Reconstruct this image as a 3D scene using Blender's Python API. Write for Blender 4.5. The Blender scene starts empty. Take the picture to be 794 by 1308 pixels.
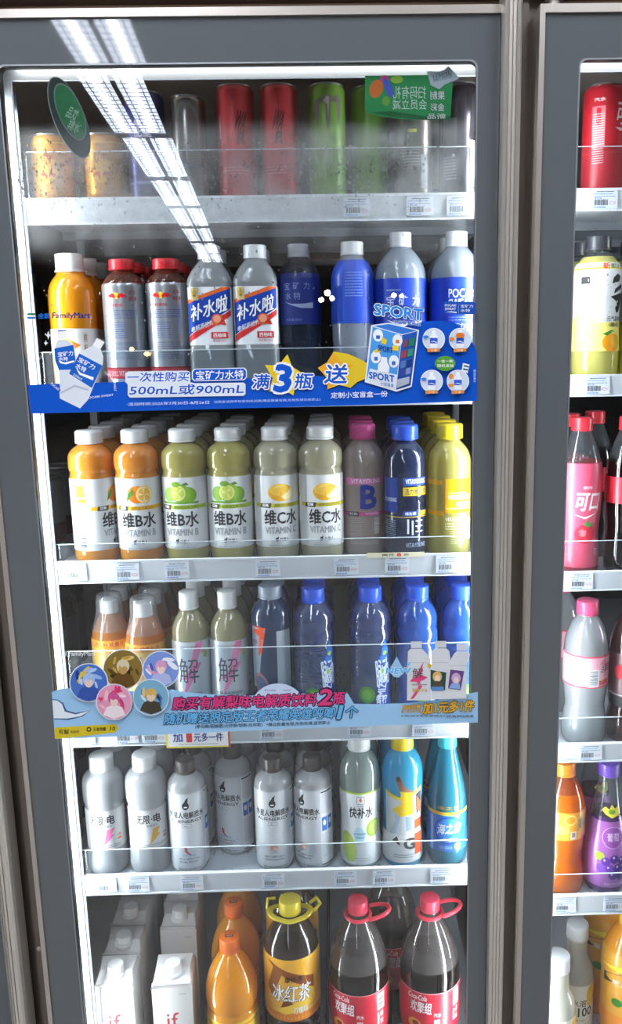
import bpy, bmesh, math, random
from mathutils import Vector, Matrix
random.seed(7)
SC = bpy.context.scene
C = SC.collection
PI = math.pi

# ---------------------------------------------------------------- camera
F, CX, CY = 1090.0, 450.0, 654.0                 # focal length and principal point, in pixels of the 794x1308 frame
CAM = Vector((0, -1.15, 1.42))
_d = Vector(((543-CX)/F, (6115-CY)/F, 1)).normalized()      # straight down, as the lens sees it
_r = Vector((1, -(_d.x+_d.z*.018)/_d.y, .018)).normalized() # along the cooler front
_y = _d.cross(_r)
if _y.z < 0: _y = -_y
W2C = Matrix(((_r.x, _y.x, -_d.x), (_r.y, _y.y, -_d.y), (_r.z, _y.z, -_d.z)))
C2W = W2C.transposed()

def at(px, py, Y):
    """world point where the sight line of a pixel of the photograph meets the vertical plane y = Y"""
    v = C2W @ Vector(((px-CX)/F, (py-CY)/F, 1))
    return CAM + v*((Y-CAM.y)/v.y)

cd = bpy.data.cameras.new('camera'); cam = bpy.data.objects.new('camera', cd); C.objects.link(cam)
cd.sensor_fit = 'VERTICAL'; cd.sensor_height = 36; cd.sensor_width = 36*794/1308
cd.lens = F*36/1308; cd.shift_x = -(CX-397)/1308; cd.shift_y = 0; cd.clip_start = .01
m = (C2W @ Matrix(((1, 0, 0), (0, -1, 0), (0, 0, -1)))).to_4x4(); m.translation = CAM
cam.matrix_world = m
SC.camera = cam

# ---------------------------------------------------------------- world, lights, exposure
w = bpy.data.worlds.new('world'); SC.world = w; w.use_nodes = True
w.node_tree.nodes['Background'].inputs[0].default_value = (.55, .62, .75, 1)
w.node_tree.nodes['Background'].inputs[1].default_value = .12
SC.view_settings.view_transform = 'Standard'; SC.view_settings.look = 'None'
SC.view_settings.exposure = 0.42; SC.view_settings.gamma = 1; SC.view_settings.use_curve_mapping = False
cy = SC.cycles
cy.transparent_max_bounces = 40; cy.max_bounces = 10; cy.transmission_bounces = 8; cy.diffuse_bounces = 3
cy.glossy_bounces = 3; cy.caustics_refractive = False; cy.caustics_reflective = False
cy.sample_clamp_indirect = 4

def strip_light(name, x, y, z0, z1, ang, power, col=(.93, .97, 1), size=.012):
    l = bpy.data.lights.new(name, 'AREA'); l.shape = 'RECTANGLE'; l.size = size; l.size_y = z1-z0
    l.energy = power; l.color = col
    o = bpy.data.objects.new(name, l); C.objects.link(o)
    n = Vector((math.cos(ang), math.sin(ang), 0)); zax = -n; yax = Vector((0, 0, 1)); xax = yax.cross(zax)
    mm = Matrix((xax, yax, zax)).transposed().to_4x4(); mm.translation = (x, y, (z0+z1)/2); o.matrix_world = mm
    return o
LED = 4.6
for xa, sg, k in ((-.4205, 1, .80), (.2245, -1, 1.0), (.2895, 1, .72), (.9325, -1, 1.0)):      # front strip is each mullion's lamp, rear one added for bottle highlights
    a = math.radians(22) if sg > 0 else math.radians(158)
    strip_light('led_strip', xa-.001*sg, .0350, .14, 1.73, a, LED*.62*k)
    strip_light('led_strip', xa+.0012*sg, .0625, .14, 1.73, math.radians(4) if sg > 0 else math.radians(176), LED*.95*k, size=.019)

def top_fill(x0, x1, y, z, power):
    l = bpy.data.lights.new('top_fill_light', 'AREA'); l.shape = 'RECTANGLE'; l.size = x1-x0; l.size_y = .012; l.energy = power; l.color = (1, .95, .9)
    o = bpy.data.objects.new('top_fill_light', l); C.objects.link(o); o.location = ((x0+x1)/2, y, z); o.rotation_euler = (math.radians(24), 0, 0)
top_fill(-.40, .20, .036, 1.7725, .2); top_fill(.31, .91, .036, 1.7725, .2)  # added fill that brightens the top flange and the upper cans

# ---------------------------------------------------------------- materials
def lin(h):
    h = h.lstrip('#'); out = []
    for i in (0, 2, 4):
        v = int(h[i:i+2], 16)/255
        out.append(v/12.92 if v <= .04045 else ((v+.055)/1.055)**2.4)
    return (*out, 1)
MATS = {}
def plain(h, rough=.5, metal=0, name=None, coat=0, bump=0):
    key = (h, rough, metal, coat, bump)
    if key in MATS: return MATS[key]
    mt = bpy.data.materials.new(name or 'paint_'+h.strip('#')); mt.use_nodes = True
    b = mt.node_tree.nodes['Principled BSDF']
    b.inputs['Base Color'].default_value = lin(h); b.inputs['Roughness'].default_value = rough
    b.inputs['Metallic'].default_value = metal; b.inputs['Coat Weight'].default_value = coat
    if bump:
        n = mt.node_tree.nodes.new('ShaderNodeTexNoise'); n.inputs['Scale'].default_value = 60
        u = mt.node_tree.nodes.new('ShaderNodeBump'); u.inputs['Strength'].default_value = bump; u.inputs['Distance'].default_value = .002
        mt.node_tree.links.new(n.outputs['Fac'], u.inputs['Height']); mt.node_tree.links.new(u.outputs[0], b.inputs['Normal'])
    MATS[key] = mt; return mt
def ink(h):
    mt = plain(h, .47, 0, 'ink_'+h.strip('#')); mt.node_tree.nodes['Principled BSDF'].inputs['Specular IOR Level'].default_value = .12; return mt

def emit(name, h, s):
    mt = bpy.data.materials.new(name); mt.use_nodes = True; nt = mt.node_tree; nt.nodes.clear()
    e = nt.nodes.new('ShaderNodeEmission'); e.inputs[0].default_value = lin(h); e.inputs[1].default_value = s
    o = nt.nodes.new('ShaderNodeOutputMaterial'); nt.links.new(e.outputs[0], o.inputs[0]); return mt

def film(name, tint='#ffffff', cloud=0.0, cloudcol='#ffffff', ior=1.5, rough=.03, edge=None, edgepow=2.0, noise=0, spec=1.0, fade=None, refr=0):
    """thin clear wall (glass, bottle plastic) or a cloudy drink: what passes is tinted, what is cloudy scatters, the surface mirrors by Fresnel"""
    key = ('film', name)
    if key in MATS: return MATS[key]
    mt = bpy.data.materials.new(name); mt.use_nodes = True; nt = mt.node_tree; nt.nodes.clear(); N = nt.nodes.new; L = nt.links.new
    tr = N('ShaderNodeBsdfRefraction' if refr else 'ShaderNodeBsdfTransparent'); tr.inputs[0].default_value = lin(tint)
    if refr: tr.inputs['IOR'].default_value = refr; tr.inputs['Roughness'].default_value = 0
    if edge:
        lw = N('ShaderNodeLayerWeight'); lw.inputs[0].default_value = .5
        pw = N('ShaderNodeMath'); pw.operation = 'POWER'; pw.inputs[1].default_value = edgepow; L(lw.outputs['Facing'], pw.inputs[0])
        mc = N('ShaderNodeMix'); mc.data_type = 'RGBA'; mc.inputs[6].default_value = lin(tint); mc.inputs[7].default_value = lin(edge)
        L(pw.outputs[0], mc.inputs[0]); L(mc.outputs[2], tr.inputs[0])
    last = tr
    if cloud:
        df = N('ShaderNodeBsdfDiffuse'); df.inputs[0].default_value = lin(cloudcol)
        tl = N('ShaderNodeBsdfTranslucent'); tl.inputs[0].default_value = lin(cloudcol)
        mx = N('ShaderNodeMixShader'); mx.inputs[0].default_value = .4; L(df.outputs[0], mx.inputs[1]); L(tl.outputs[0], mx.inputs[2])
        m2 = N('ShaderNodeMixShader'); m2.inputs[0].default_value = cloud; L(tr.outputs[0], m2.inputs[1]); L(mx.outputs[0], m2.inputs[2])
        if noise:
            nz = N('ShaderNodeTexNoise'); nz.inputs['Scale'].default_value = noise; nz.inputs['Detail'].default_value = 4
            mr = N('ShaderNodeMapRange'); mr.inputs[1].default_value = .35; mr.inputs[2].default_value = .65; mr.inputs[3].default_value = cloud*.4; mr.inputs[4].default_value = cloud*1.5
            tc = N('ShaderNodeTexCoord'); L(tc.outputs['Object'], nz.inputs['Vector'])
            L(nz.outputs['Fac'], mr.inputs[0]); src = mr.outputs[0]
            if fade:                                    # the mist thins out towards its upper and lower edge
                sp = N('ShaderNodeSeparateXYZ'); L(tc.outputs['Object'], sp.inputs[0])
                for (a0, a1) in fade:
                    f_ = N('ShaderNodeMapRange'); f_.interpolation_type = 'SMOOTHSTEP'; f_.inputs[1].default_value = a0; f_.inputs[2].default_value = a1
                    ad = N('ShaderNodeMath'); ad.operation = 'MULTIPLY_ADD'; ad.inputs[1].default_value = .03; L(nz.outputs['Fac'], ad.inputs[0]); L(sp.outputs[2], ad.inputs[2])
                    L(ad.outputs[0], f_.inputs[0]); mu = N('ShaderNodeMath'); mu.operation = 'MULTIPLY'; L(src, mu.inputs[0]); L(f_.outputs[0], mu.inputs[1]); src = mu.outputs[0]
            L(src, m2.inputs[0])
        last = m2
    gl = N('ShaderNodeBsdfGlossy'); gl.inputs['Roughness'].default_value = rough
    g = N('ShaderNodeNewGeometry'); iv = N('ShaderNodeMix'); iv.inputs[2].default_value = ior; iv.inputs[3].default_value = 1/ior
    L(g.outputs['Backfacing'], iv.inputs[0]); fr = N('ShaderNodeFresnel'); L(iv.outputs[0], fr.inputs[0])
    sm = N('ShaderNodeMath'); sm.operation = 'MULTIPLY'; sm.inputs[1].default_value = spec; sm.use_clamp = True; L(fr.outputs[0], sm.inputs[0])
    m3 = N('ShaderNodeMixShader'); L(sm.outputs[0], m3.inputs[0]); L(last.outputs[0], m3.inputs[1]); L(gl.outputs[0], m3.inputs[2])
    o = N('ShaderNodeOutputMaterial'); L(m3.outputs[0], o.inputs[0])
    MATS[key] = mt; return mt

PANE = film('window_glass', '#f4f7f8', rough=0, spec=1.0)
ACRYL = film('clear_acrylic', '#fafcfd', cloud=.012, cloudcol='#e8f0f8', rough=.02, spec=.6)
PET = film('clear_plastic', '#eef3f6', cloud=.06, cloudcol='#dfe8ee', ior=1.45, rough=.04, edge='#8fa0b0', spec=1.3)
WATER = film('clear_drink', '#f0f5f8', cloud=.42, cloudcol='#f2f6fa', ior=1.4, rough=.04, spec=1.5, refr=1.33)
STEEL = plain('#b8b1a8', .36, .6, 'brushed_steel')
GREYGLASS = plain('#5e6366', .03, 0, 'back_painted_grey_glass')

BLACK = plain('#0c0c0e', .5, name='black_gasket')
WHITE = plain('#cbd0d6', .5, name='white_enamel')
DARKSTEEL = plain('#6e635a', .45, .2, 'dark_post_metal')
def cap_mat(h): return plain(h, .38, 0, 'cap_plastic_'+h.strip('#'), coat=.2)

# ---------------------------------------------------------------- object helpers
def link(name, me, parent=None):
    o = bpy.data.objects.new(name, me); C.objects.link(o)
    if parent: o.parent = parent
    return o
def tag(o, label=None, cat=None, group=None, kind=None):
    if label: o['label'] = label
    if cat: o['category'] = cat
    if group: o['group'] = group
    if kind: o['kind'] = kind
    return o
def empty(name, loc=(0, 0, 0), rz=0, **k):
    o = bpy.data.objects.new(name, None); C.objects.link(o); o.location = loc; o.rotation_euler.z = rz
    o.empty_display_size = .05
    return tag(o, **k)

class MB:
    def __init__(s): s.v = []; s.f = []; s.m = []; s.mats = []
    def mi(s, mt):
        if mt not in s.mats: s.mats.append(mt)
        return s.mats.index(mt)
    def box(s, x0, x1, y0, y1, z0, z1, mt):
        b = len(s.v); i = s.mi(mt)
        s.v += [(x, y, z) for z in (z0, z1) for y in (y0, y1) for x in (x0, x1)]
        for f in ((0, 2, 3, 1), (4, 5, 7, 6), (0, 1, 5, 4), (2, 6, 7, 3), (0, 4, 6, 2), (1, 3, 7, 5)):
            s.f.append(tuple(b+k for k in f)); s.m.append(i)
        return s
    def prism(s, pts, a0, a1, mt, axis='y'):
        """polygon pts extruded along an axis: y (pts = x,z), x (pts = y,z), z (pts = x,y)"""
        i = s.mi(mt); n = len(pts); b = len(s.v)
        put = {'y': lambda p, a: (p[0], a, p[1]), 'x': lambda p, a: (a, p[0], p[1]), 'z': lambda p, a: (p[0], p[1], a)}[axis]
        s.v += [put(p, a0) for p in pts]+[put(p, a1) for p in pts]
        s.f.append(tuple(range(b, b+n))); s.f.append(tuple(range(b+2*n-1, b+n-1, -1))); s.m += [i, i]
        for k in range(n):
            j = (k+1) % n; s.f.append((b+k, b+n+k, b+n+j, b+j)); s.m.append(i)
        return s
    def lathe(s, prof, mt, seg=32, cx=0, cy=0, cap0=True, cap1=True, matz=None, ribs=0, rib=0):
        b = len(s.v); n = len(prof)
        for k, (r, z) in enumerate(prof):
            for q in range(seg):
                a = 2*PI*q/seg; rr = r
                if ribs and rib and 0 < k < n-1: rr = r+(rib if q % 2 else 0)
                s.v.append((cx+rr*math.sin(a), cy-rr*math.cos(a), z))
        for k in range(n-1):
            zm = (prof[k][1]+prof[k+1][1])/2
            mm = mt
            if matz:
                for zt, m_ in matz:
                    if zm <= zt: mm = m_; break
            i = s.mi(mm)
            for q in range(seg):
                j = (q+1) % seg
                s.f.append((b+k*seg+q, b+k*seg+j, b+(k+1)*seg+j, b+(k+1)*seg+q)); s.m.append(i)
        if cap0: s.f.append(tuple(b+q for q in range(seg-1, -1, -1))); s.m.append(s.mi(matz[0][1] if matz else mt))
        if cap1: s.f.append(tuple(b+(n-1)*seg+q for q in range(seg))); s.m.append(s.mi(matz[-1][1] if matz else mt))
        return s
    def tube(s, pts, r, mt, seg=8, closed=False):
        b = len(s.v); i = s.mi(mt); n = len(pts); P = [Vector(p) for p in pts]
        for k in range(n):
            t = (P[(k+1) % n]-P[k-1]) if closed else (P[min(k+1, n-1)]-P[max(k-1, 0)])
            t.normalize(); u = t.cross(Vector((0, 0, 1)))
            if u.length < .01: u = Vector((1, 0, 0))
            u.normalize(); v = t.cross(u)
            for q in range(seg):
                a = 2*PI*q/seg; s.v.append(tuple(P[k]+u*r*math.cos(a)+v*r*math.sin(a)))
        for k in range(n if closed else n-1):
            k2 = (k+1) % n
            for q in range(seg):
                j = (q+1) % seg; s.f.append((b+k*seg+q, b+k*seg+j, b+k2*seg+j, b+k2*seg+q)); s.m.append(i)
        if not closed:
            s.f.append(tuple(b+q for q in range(seg-1, -1, -1))); s.f.append(tuple(b+(n-1)*seg+q for q in range(seg))); s.m += [i, i]
        return s
    def build(s, name, parent=None, smooth=False, bevel=0, fix=True):
        me = bpy.data.meshes.new(name); me.from_pydata(s.v, [], s.f)
        for mt in s.mats: me.materials.append(mt)
        me.polygons.foreach_set('material_index', s.m)
        if fix:
            bm = bmesh.new(); bm.from_mesh(me); bmesh.ops.recalc_face_normals(bm, faces=bm.faces)
            if bevel: bmesh.ops.bevel(bm, geom=bm.edges[:], offset=bevel, segments=2, affect='EDGES', profile=.5)
            bm.to_mesh(me); bm.free()
        if smooth or bevel:
            me.polygons.foreach_set('use_smooth', [True]*len(me.polygons)); me.set_sharp_from_angle(angle=math.radians(38))
        me.update()
        return link(name, me, parent)

def chaikin(p, n=2):
    for _ in range(n):
        q = [p[0]]
        for a, b in zip(p, p[1:]):
            q.append((a[0]*.75+b[0]*.25, a[1]*.75+b[1]*.25)); q.append((a[0]*.25+b[0]*.75, a[1]*.25+b[1]*.75))
        q.append(p[-1]); p = q
    return p

# ---------------------------------------------------------------- printed art (labels, stickers): flat shapes mapped onto a surface
_TXT = {}
def text_poly(s, bold, shear):
    key = (s, bold, shear)
    if key not in _TXT:
        cu = bpy.data.curves.new('t', 'FONT'); cu.body = s; cu.resolution_u = 2; cu.offset = bold; cu.shear = shear
        o = bpy.data.objects.new('t', cu); C.objects.link(o)
        dg = bpy.context.evaluated_depsgraph_get(); dg.update()
        me = bpy.data.meshes.new_from_object(o.evaluated_get(dg))
        _TXT[key] = ([(v.co.x, v.co.y) for v in me.vertices], [tuple(p.vertices) for p in me.polygons])
        bpy.data.objects.remove(o); bpy.data.curves.remove(cu); bpy.data.meshes.remove(me)
    return _TXT[key]
def T(s, x0, y0, x1, y1, col, bold=.015, shear=0, stroke=0, scol='#ffffff', slope=0, rot=0, mirror=False):
    return ('t', s, x0, y0, x1, y1, col, dict(bold=bold, shear=shear, stroke=stroke, scol=scol, slope=slope, rot=rot, mirror=mirror))
def R(x0, y0, x1, y1, col): return ('p', [(x0, y0), (x1, y0), (x1, y1), (x0, y1)], col)
def E(cx, cy_, rx, ry, col, n=24, rot=0):
    ca, sa = math.cos(rot), math.sin(rot)
    return ('p', [(cx+rx*math.cos(a)*ca-ry*math.sin(a)*sa, cy_+rx*math.cos(a)*sa+ry*math.sin(a)*ca) for a in [2*PI*k/n for k in range(n)]], col)
def P(pts, col): return ('p', pts, col)
def lines(x0, x1, ys, col, t=.5, gap=.25, seed=1, dash=4):
    """rows of tiny print too small to read, as dashes"""
    rr = random.Random(seed); out = []
    for y in ys:
        x = x0
        while x < x1:
            l = rr.uniform(.5, 1.4)*dash; out.append(R(x, y-t/2, min(x+l, x1), y+t/2, col)); x += l+gap*dash
    return [('g', out)]
def bars(x0, x1, y0, y1, col, seed=3, horiz=False):
    rr = random.Random(seed); out = []
    a, b = (y0, y1) if horiz else (x0, x1); p = a; st = abs(b-a)/26
    while p < b:
        l = rr.choice((.5, 1, 1.4))*st
        out.append(R(x0, p, x1, p+l, col) if horiz else R(p, y0, p+l, y1, col)); p += l+st*rr.choice((.5, .9))
    return [('g', out)]

def art_mesh(items, mapf, stepu=4.0, stepv=0, lay0=1):
    V = []; Fc = []; MI = []; mats = []; lay = lay0
    def emitp(polys_v, polys_f, col, lay):
        mt = ink(col) if isinstance(col, str) else col
        if mt not in mats: mats.append(mt)
        i = mats.index(mt)
        bm = bmesh.new(); vs = [bm.verts.new((x, y, 0)) for x, y in polys_v]
        for f in polys_f:
            try: bm.faces.new([vs[k] for k in f])
            except ValueError: pass
        for step, ax in ((stepu, 0), (stepv, 1)):
            if not step: continue
            lo = min(v.co[ax] for v in bm.verts); hi = max(v.co[ax] for v in bm.verts)
            k = math.ceil(lo/step+1e-4)
            while k*step < hi-1e-4:
                co = [0, 0, 0]; no = [0, 0, 0]; co[ax] = k*step; no[ax] = 1
                bmesh.ops.bisect_plane(bm, geom=bm.verts[:]+bm.edges[:]+bm.faces[:], plane_co=co, plane_no=no); k += 1
        bm.verts.index_update(); b = len(V)
        for v in bm.verts: V.append(tuple(mapf(v.co.x, v.co.y, lay)))
        for f in bm.faces: Fc.append(tuple(b+v.index for v in f.verts)); MI.append(i)
        bm.free()
    def one(it, lay):
        if it[0] == 'p': emitp(it[1], [tuple(range(len(it[1])))], it[2], lay)
        elif it[0] == 'g':
            for q in it[1]: one(q, lay)
        else:
            _, s, x0, y0, x1, y1, col, k = it
            base, _f = text_poly(s, 0, k['shear'])
            ax, bx = min(p[0] for p in base), max(p[0] for p in base); ay, by = min(p[1] for p in base), max(p[1] for p in base)
            def ringo(r_, n_): return [(r_*math.cos(2*PI*q/n_+.4), r_*math.sin(2*PI*q/n_+.4)) for q in range(n_)]
            sx_, sy_ = (x1-x0)/(bx-ax), (y1-y0)/max(by-ay, 1e-6)
            sm_ = min(abs(sx_), abs(sy_))/abs(sx_), min(abs(sx_), abs(sy_))/abs(sy_)
            bo = max(k['bold'], 0)*.62
            todo = [(col, 0, ringo(bo, 4)+[(0, 0)] if bo > .008 else [(0, 0)])]
            if k['stroke']: todo.insert(0, (k['scol'], -.6, ringo(bo+k['stroke']*.8, 8)))
            cx, cyy = (x0+x1)/2, (y0+y1)/2; ca, sa = math.cos(k['rot']), math.sin(k['rot'])
            for cl, dl, offs in todo:
                vv0, ff0 = text_poly(s, 0, k['shear']); out = []; vv = []; ff = []
                for ox, oy in offs:
                    nb = len(vv); vv += [(p[0]+ox*sm_[0], p[1]+oy*sm_[1]) for p in vv0]; ff += [tuple(nb+q for q in f) for f in ff0]
                for px, py in vv:
                    u = x0+(px-ax)/(bx-ax)*(x1-x0); v = y0+(py-ay)/max(by-ay, 1e-6)*(y1-y0)
                    if k['mirror']: u = x0+x1-u
                    v += k['slope']*(u-x0)
                    if k['rot']: u, v = cx+(u-cx)*ca-(v-cyy)*sa, cyy+(u-cx)*sa+(v-cyy)*ca
                    out.append((u, v))
                per = len(vv0)
                for c_ in range(len(offs)): emitp(out[c_*per:(c_+1)*per], ff0, cl, lay+dl+.07*c_)
    for it in items:
        one(it, lay); lay += 1
    return V, Fc, MI, mats
def art(name, items, mapf, parent=None, stepu=4.0, stepv=0, lay0=1):
    V, Fc, MI, mats = art_mesh(items, mapf, stepu, stepv, lay0)
    me = bpy.data.meshes.new(name); me.from_pydata(V, [], Fc)
    for mt in mats: me.materials.append(mt)
    me.polygons.foreach_set('material_index', MI); me.update()
    return link(name, me, parent)

#============================================================== STRUCTURE
def struct(o): o['kind'] = 'structure'; return o
YB = 1.15
b = MB(); b.box(-5, 5, -17, 1.6, -.02, 0, plain('#c4beb6', .35, name='store_tile_floor')); struct(b.build('floor'))
b = MB(); b.box(-5, 5, -17, 1.6, 2.72, 2.76, plain('#b49c88', .8, name='beige_ceiling_board')); struct(b.build('ceiling'))
b = MB(); b.box(-5, 5, -17.1, -17, 0, 2.72, plain('#4a4543', .8, name='far_store_wall')); struct(b.build('wall_front'))
b = MB(); b.box(-5.1, -5, -17, 1.6, 0, 2.72, plain('#5a5552', .8)); struct(b.build('wall_left'))
b = MB(); b.box(5, 5.1, -17, 1.6, 0, 2.72, plain('#5a5552', .8)); struct(b.build('wall_right'))
b = MB(); b.box(-1.2, 1.2, YB, YB+.05, .05, 1.9, plain('#3c3a3a', .6, name='dark_cooler_lining')); struct(b.build('wall_back'))
# header above the doors, plinth below, the cooler's roof
HEAD = plain('#6e5747', .55, .2, 'brown_header_panel')
b = MB(); b.box(-1.3, 1.3, .012, .06, 1.84, 2.72, HEAD)
b.box(-1.3, 1.3, -.004, .06, 1.872, 1.90, HEAD); struct(b.build('trim_1'))
b = MB(); b.box(-1.3, 1.3, .03, .08, 0, .1, plain('#3a3a3c', .6)); struct(b.build('trim_2'))
b = MB(); b.box(-1.2, 1.2, .06, YB, 1.80, 1.84, plain('#a89c90', .6, name='cooler_roof_panel')); struct(b.build('trim_3'))
b = MB(); b.box(-1.25, -1.2, .06, YB, 0, 1.84, plain('#3a3a3c', .6)); struct(b.build('trim_4'))
b = MB(); b.box(1.2, 1.25, .06, YB, 0, 1.84, plain('#3a3a3c', .6)); struct(b.build('trim_5'))
# posts between the doors (set back behind the door faces) with a screw
def post(n, x0, x1):
    b = MB(); b.box(x0-.01, x1+.01, .03, .06, .1, 1.84, DARKSTEEL)
    b.box(x0+.006, x1-.008, .022, .03, .1, 1.84, DARKSTEEL)
    o = struct(b.build('trim_%d' % n))
    s = MB()
    for z in (.30, .52, 1.0, 1.5): s.lathe([(0.0045, 0), (.004, .002), (.002, .003)], STEEL, 12)
    return o
post(6, -.486, -.461); post(7, .239, .2625); post(8, .96, .985)
def screw(x, y, z, label):
    s = MB(); s.lathe([(.0038, 0), (.0038, .001), (.0025, .0022)], STEEL, 14); o = s.build('screw'); o.rotation_euler.x = PI/2
    o.location = (x, y, z); tag(o, label, 'screw'); return o
screw(-.474, .0215, .5085, 'small metal screw in the dark post between left doors')
# inner frame of each opening: white flange with black magnetic gasket
def inner_frame(n, xl, xr, zt, zb=.11):
    b = MB()
    for o_, i_, mt, y0, y1 in ((.032, .0125, BLACK, .045, .060), (.0125, 0, plain('#a9aeb4', .55, name='grey_white_flange'), .043, .049)):
        b.box(xl-o_, xl-i_, y0, y1, zb-.03, zt+o_, mt); b.box(xr+i_, xr+o_, y0, y1, zb-.03, zt+o_, mt)
        b.box(xl-i_, xr+i_, y0, y1, zt+i_, zt+o_, mt); b.box(xl-i_, xr+i_, y0, y1, zb-o_, zb-i_, mt)
    struct(b.build('trim_%d' % n))
inner_frame(9, -.4080, .2120, 1.7565); inner_frame(10, .3020, .9200, 1.7600)
b = MB(); b.box(-.4165, -.4130, .0740, .0770, .12, 1.75, plain('#26303a', .4)); struct(b.build('trim_11'))

def rrect(x0, x1, z0, z1, r, n=6):
    out = []
    for cx, cz, a0 in ((x1-r, z1-r, 0), (x0+r, z1-r, PI/2), (x0+r, z0+r, PI), (x1-r, z0+r, 3*PI/2)):
        for k in range(n+1):
            a = a0+PI/2*k/n; out.append((cx+r*math.cos(a), cz+r*math.sin(a)))
    return out
def ring(mb, outer, inner, y0, y1, mt):
    b = len(mb.v); n = len(outer); i = mb.mi(mt)
    for loop, y in ((outer, y0), (inner, y0), (outer, y1), (inner, y1)): mb.v += [(x, y, z) for x, z in loop]
    for k in range(n):
        j = (k+1) % n
        for a, c in ((0, 1), (1, 3), (3, 2), (2, 0)):
            mb.f.append((b+a*n+k, b+a*n+j, b+c*n+j, b+c*n+k)); mb.m.append(i)
def door(n, xl, xr, gl, gr, handle, z0=.13, z1=1.814, gz0=.19, gz1=1.7605):
    d = empty('door_%d' % n, ((xl+xr)/2, 0, z0), kind='structure'); off = Vector((-(xl+xr)/2, 0, -z0))
    def fin(mb, nm, **k):
        o = mb.build(nm, d, **k); o.location = off; return o
    mb = MB(); ring(mb, rrect(xl, xr, z0, z1, .0015), rrect(gl, gr, gz0, gz1, .009), 0, .005, GREYGLASS); fin(mb, 'painted_glass_border')
    mb = MB(); ring(mb, rrect(gl-.002, gr+.002, gz0-.002, gz1+.002, .009), rrect(gl, gr, gz0, gz1, .009), -.0006, .004, plain('#8b9094', .4, .5)); fin(mb, 'pane_edge')
    mb = MB(); ring(mb, rrect(gl-.04, gr+.04, gz0-.04, gz1+.04, .004), rrect(gl-.004, gr+.004, gz0-.004, gz1+.004, .009), .0055, .026, BLACK); fin(mb, 'spacer')
    mb = MB(); mb.box(gl-.003, gr+.003, .006, .010, gz0-.003, gz1+.003, PANE); fin(mb, 'glass_pane')
    t = .0068; mb = MB(); ring(mb, rrect(xl-t, xr+t, z0-t, z1+t+.003, .0015), rrect(xl, xr, z0, z1, .001), -.004, .036, STEEL); fin(mb, 'steel_trim', smooth=True)
    # fluted pull handle running the full height of the door's edge
    hx0, hx1 = handle; wd = hx1-hx0; pts = [(hx0, .012)]
    for u, yy in ((0, -.014), (.05, -.020), (.22, -.0235), (.225, -.0215), (.265, -.0215), (.27, -.0245), (.40, -.0262), (.405, -.0240), (.445, -.0240), (.45, -.0266), (.60, -.0266), (.605, -.0242), (.645, -.0242), (.65, -.0262), (.83, -.0240), (.93, -.0205), (1, -.014)):
        pts.append((hx0+wd*u, yy))
    pts.append((hx1, .012))
    mb = MB(); mb.prism(pts, z0-.01, 1.838, plain('#cdc7be', .33, .6, 'fluted_handle_steel'), 'z'); fin(mb, 'pull_handle')
    return d
door(1, -1.12, -.5120, -1.07, -.545, (-.5105, -.4865))
door(2, -.4542, .2148, -.4073, .1850, (.2148, .2387))
door(3, .2693, .935, .3157, .900, (.935, .959))
b = MB(); b.lathe([(.008, 0), (.008, .006), (.011, .007), (.011, .016), (.007, .017), (.007, .03)], STEEL, 20, cx=.283, cy=.01)
o = b.build('door_hinge', smooth=True); o.location.z = 1.8245; tag(o, 'small steel hinge pin on top of the right cooler door', 'hinge')
b = MB(); b.lathe([(.006, 0), (.006, .004), (.003, .006)], plain('#241d1a', .5, .5), 12); o = b.build('bolt'); o.rotation_euler.x = PI/2; o.location = at(540, 14, .011)
tag(o, 'dark bolt head in the brown panel above the main door', 'bolt')

#-------------------------------------------------------------- store ceiling lights (a row mirrored in the glass, plus added fill lights)
TUBE = emit('lamp_tube_glow', '#f4f8ff', 34); REFL = emit('lit_diffuser', '#e6eeff', 15); LOUV = plain('#8a8c90', .5)
fx = [(-.92, -2.45), (-1.08, -3.72), (-1.18, -5.1), (-1.30, -6.5), (-1.42, -7.9), (-1.55, -9.3), (-1.68, -10.7), (-1.8, -12.1)]
fx_fill = [(-.45, -1.0), (.85, -1.0)]  # added out of view, to brighten the door fronts and stickers
lamp = None
def make_lamp():
    r = empty('ceiling_light')
    W, Ln = .33, 1.30
    b = MB(); b.box(-W/2, -W/2+.012, -Ln/2, Ln/2, -.05, 0, WHITE); b.box(W/2-.012, W/2, -Ln/2, Ln/2, -.05, 0, WHITE)
    b.box(-W/2, W/2, -Ln/2, -Ln/2+.012, -.05, 0, WHITE); b.box(-W/2, W/2, Ln/2-.012, Ln/2, -.05, 0, WHITE); b.box(-.012, .012, -Ln/2, Ln/2, -.05, 0, WHITE)
    b.build('frame', r)
    b = MB(); b.box(-W/2+.012, W/2-.012, -Ln/2+.012, Ln/2-.012, -.044, -.040, REFL); b.build('diffuser', r)
    for s in (-1, 1):
        b = MB(); b.box(s*.082-.020, s*.082+.020, -Ln/2+.03, Ln/2-.03, -.046, -.044, TUBE); b.build('tube', r)
    b = MB(); k = -Ln/2+.05
    while k < Ln/2-.03: b.box(-W/2+.012, W/2-.012, k, k+.006, -.0485, -.0465, LOUV); k += .075
    for k in (-.125, -.04, .04, .125): b.box(k-.002, k+.002, -Ln/2+.012, Ln/2-.012, -.0485, -.0465, LOUV)
    b.build('louver', r)
    return r
def copy_tree(o, parent=None):
    c = o.copy(); C.objects.link(c)
    if parent: c.parent = parent
    for ch in o.children: copy_tree(ch, c)
    return c
lamp = make_lamp()
ordn = ['nearest', 'second', 'third', 'fourth', 'fifth', 'sixth', 'seventh', 'eighth']
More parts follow.
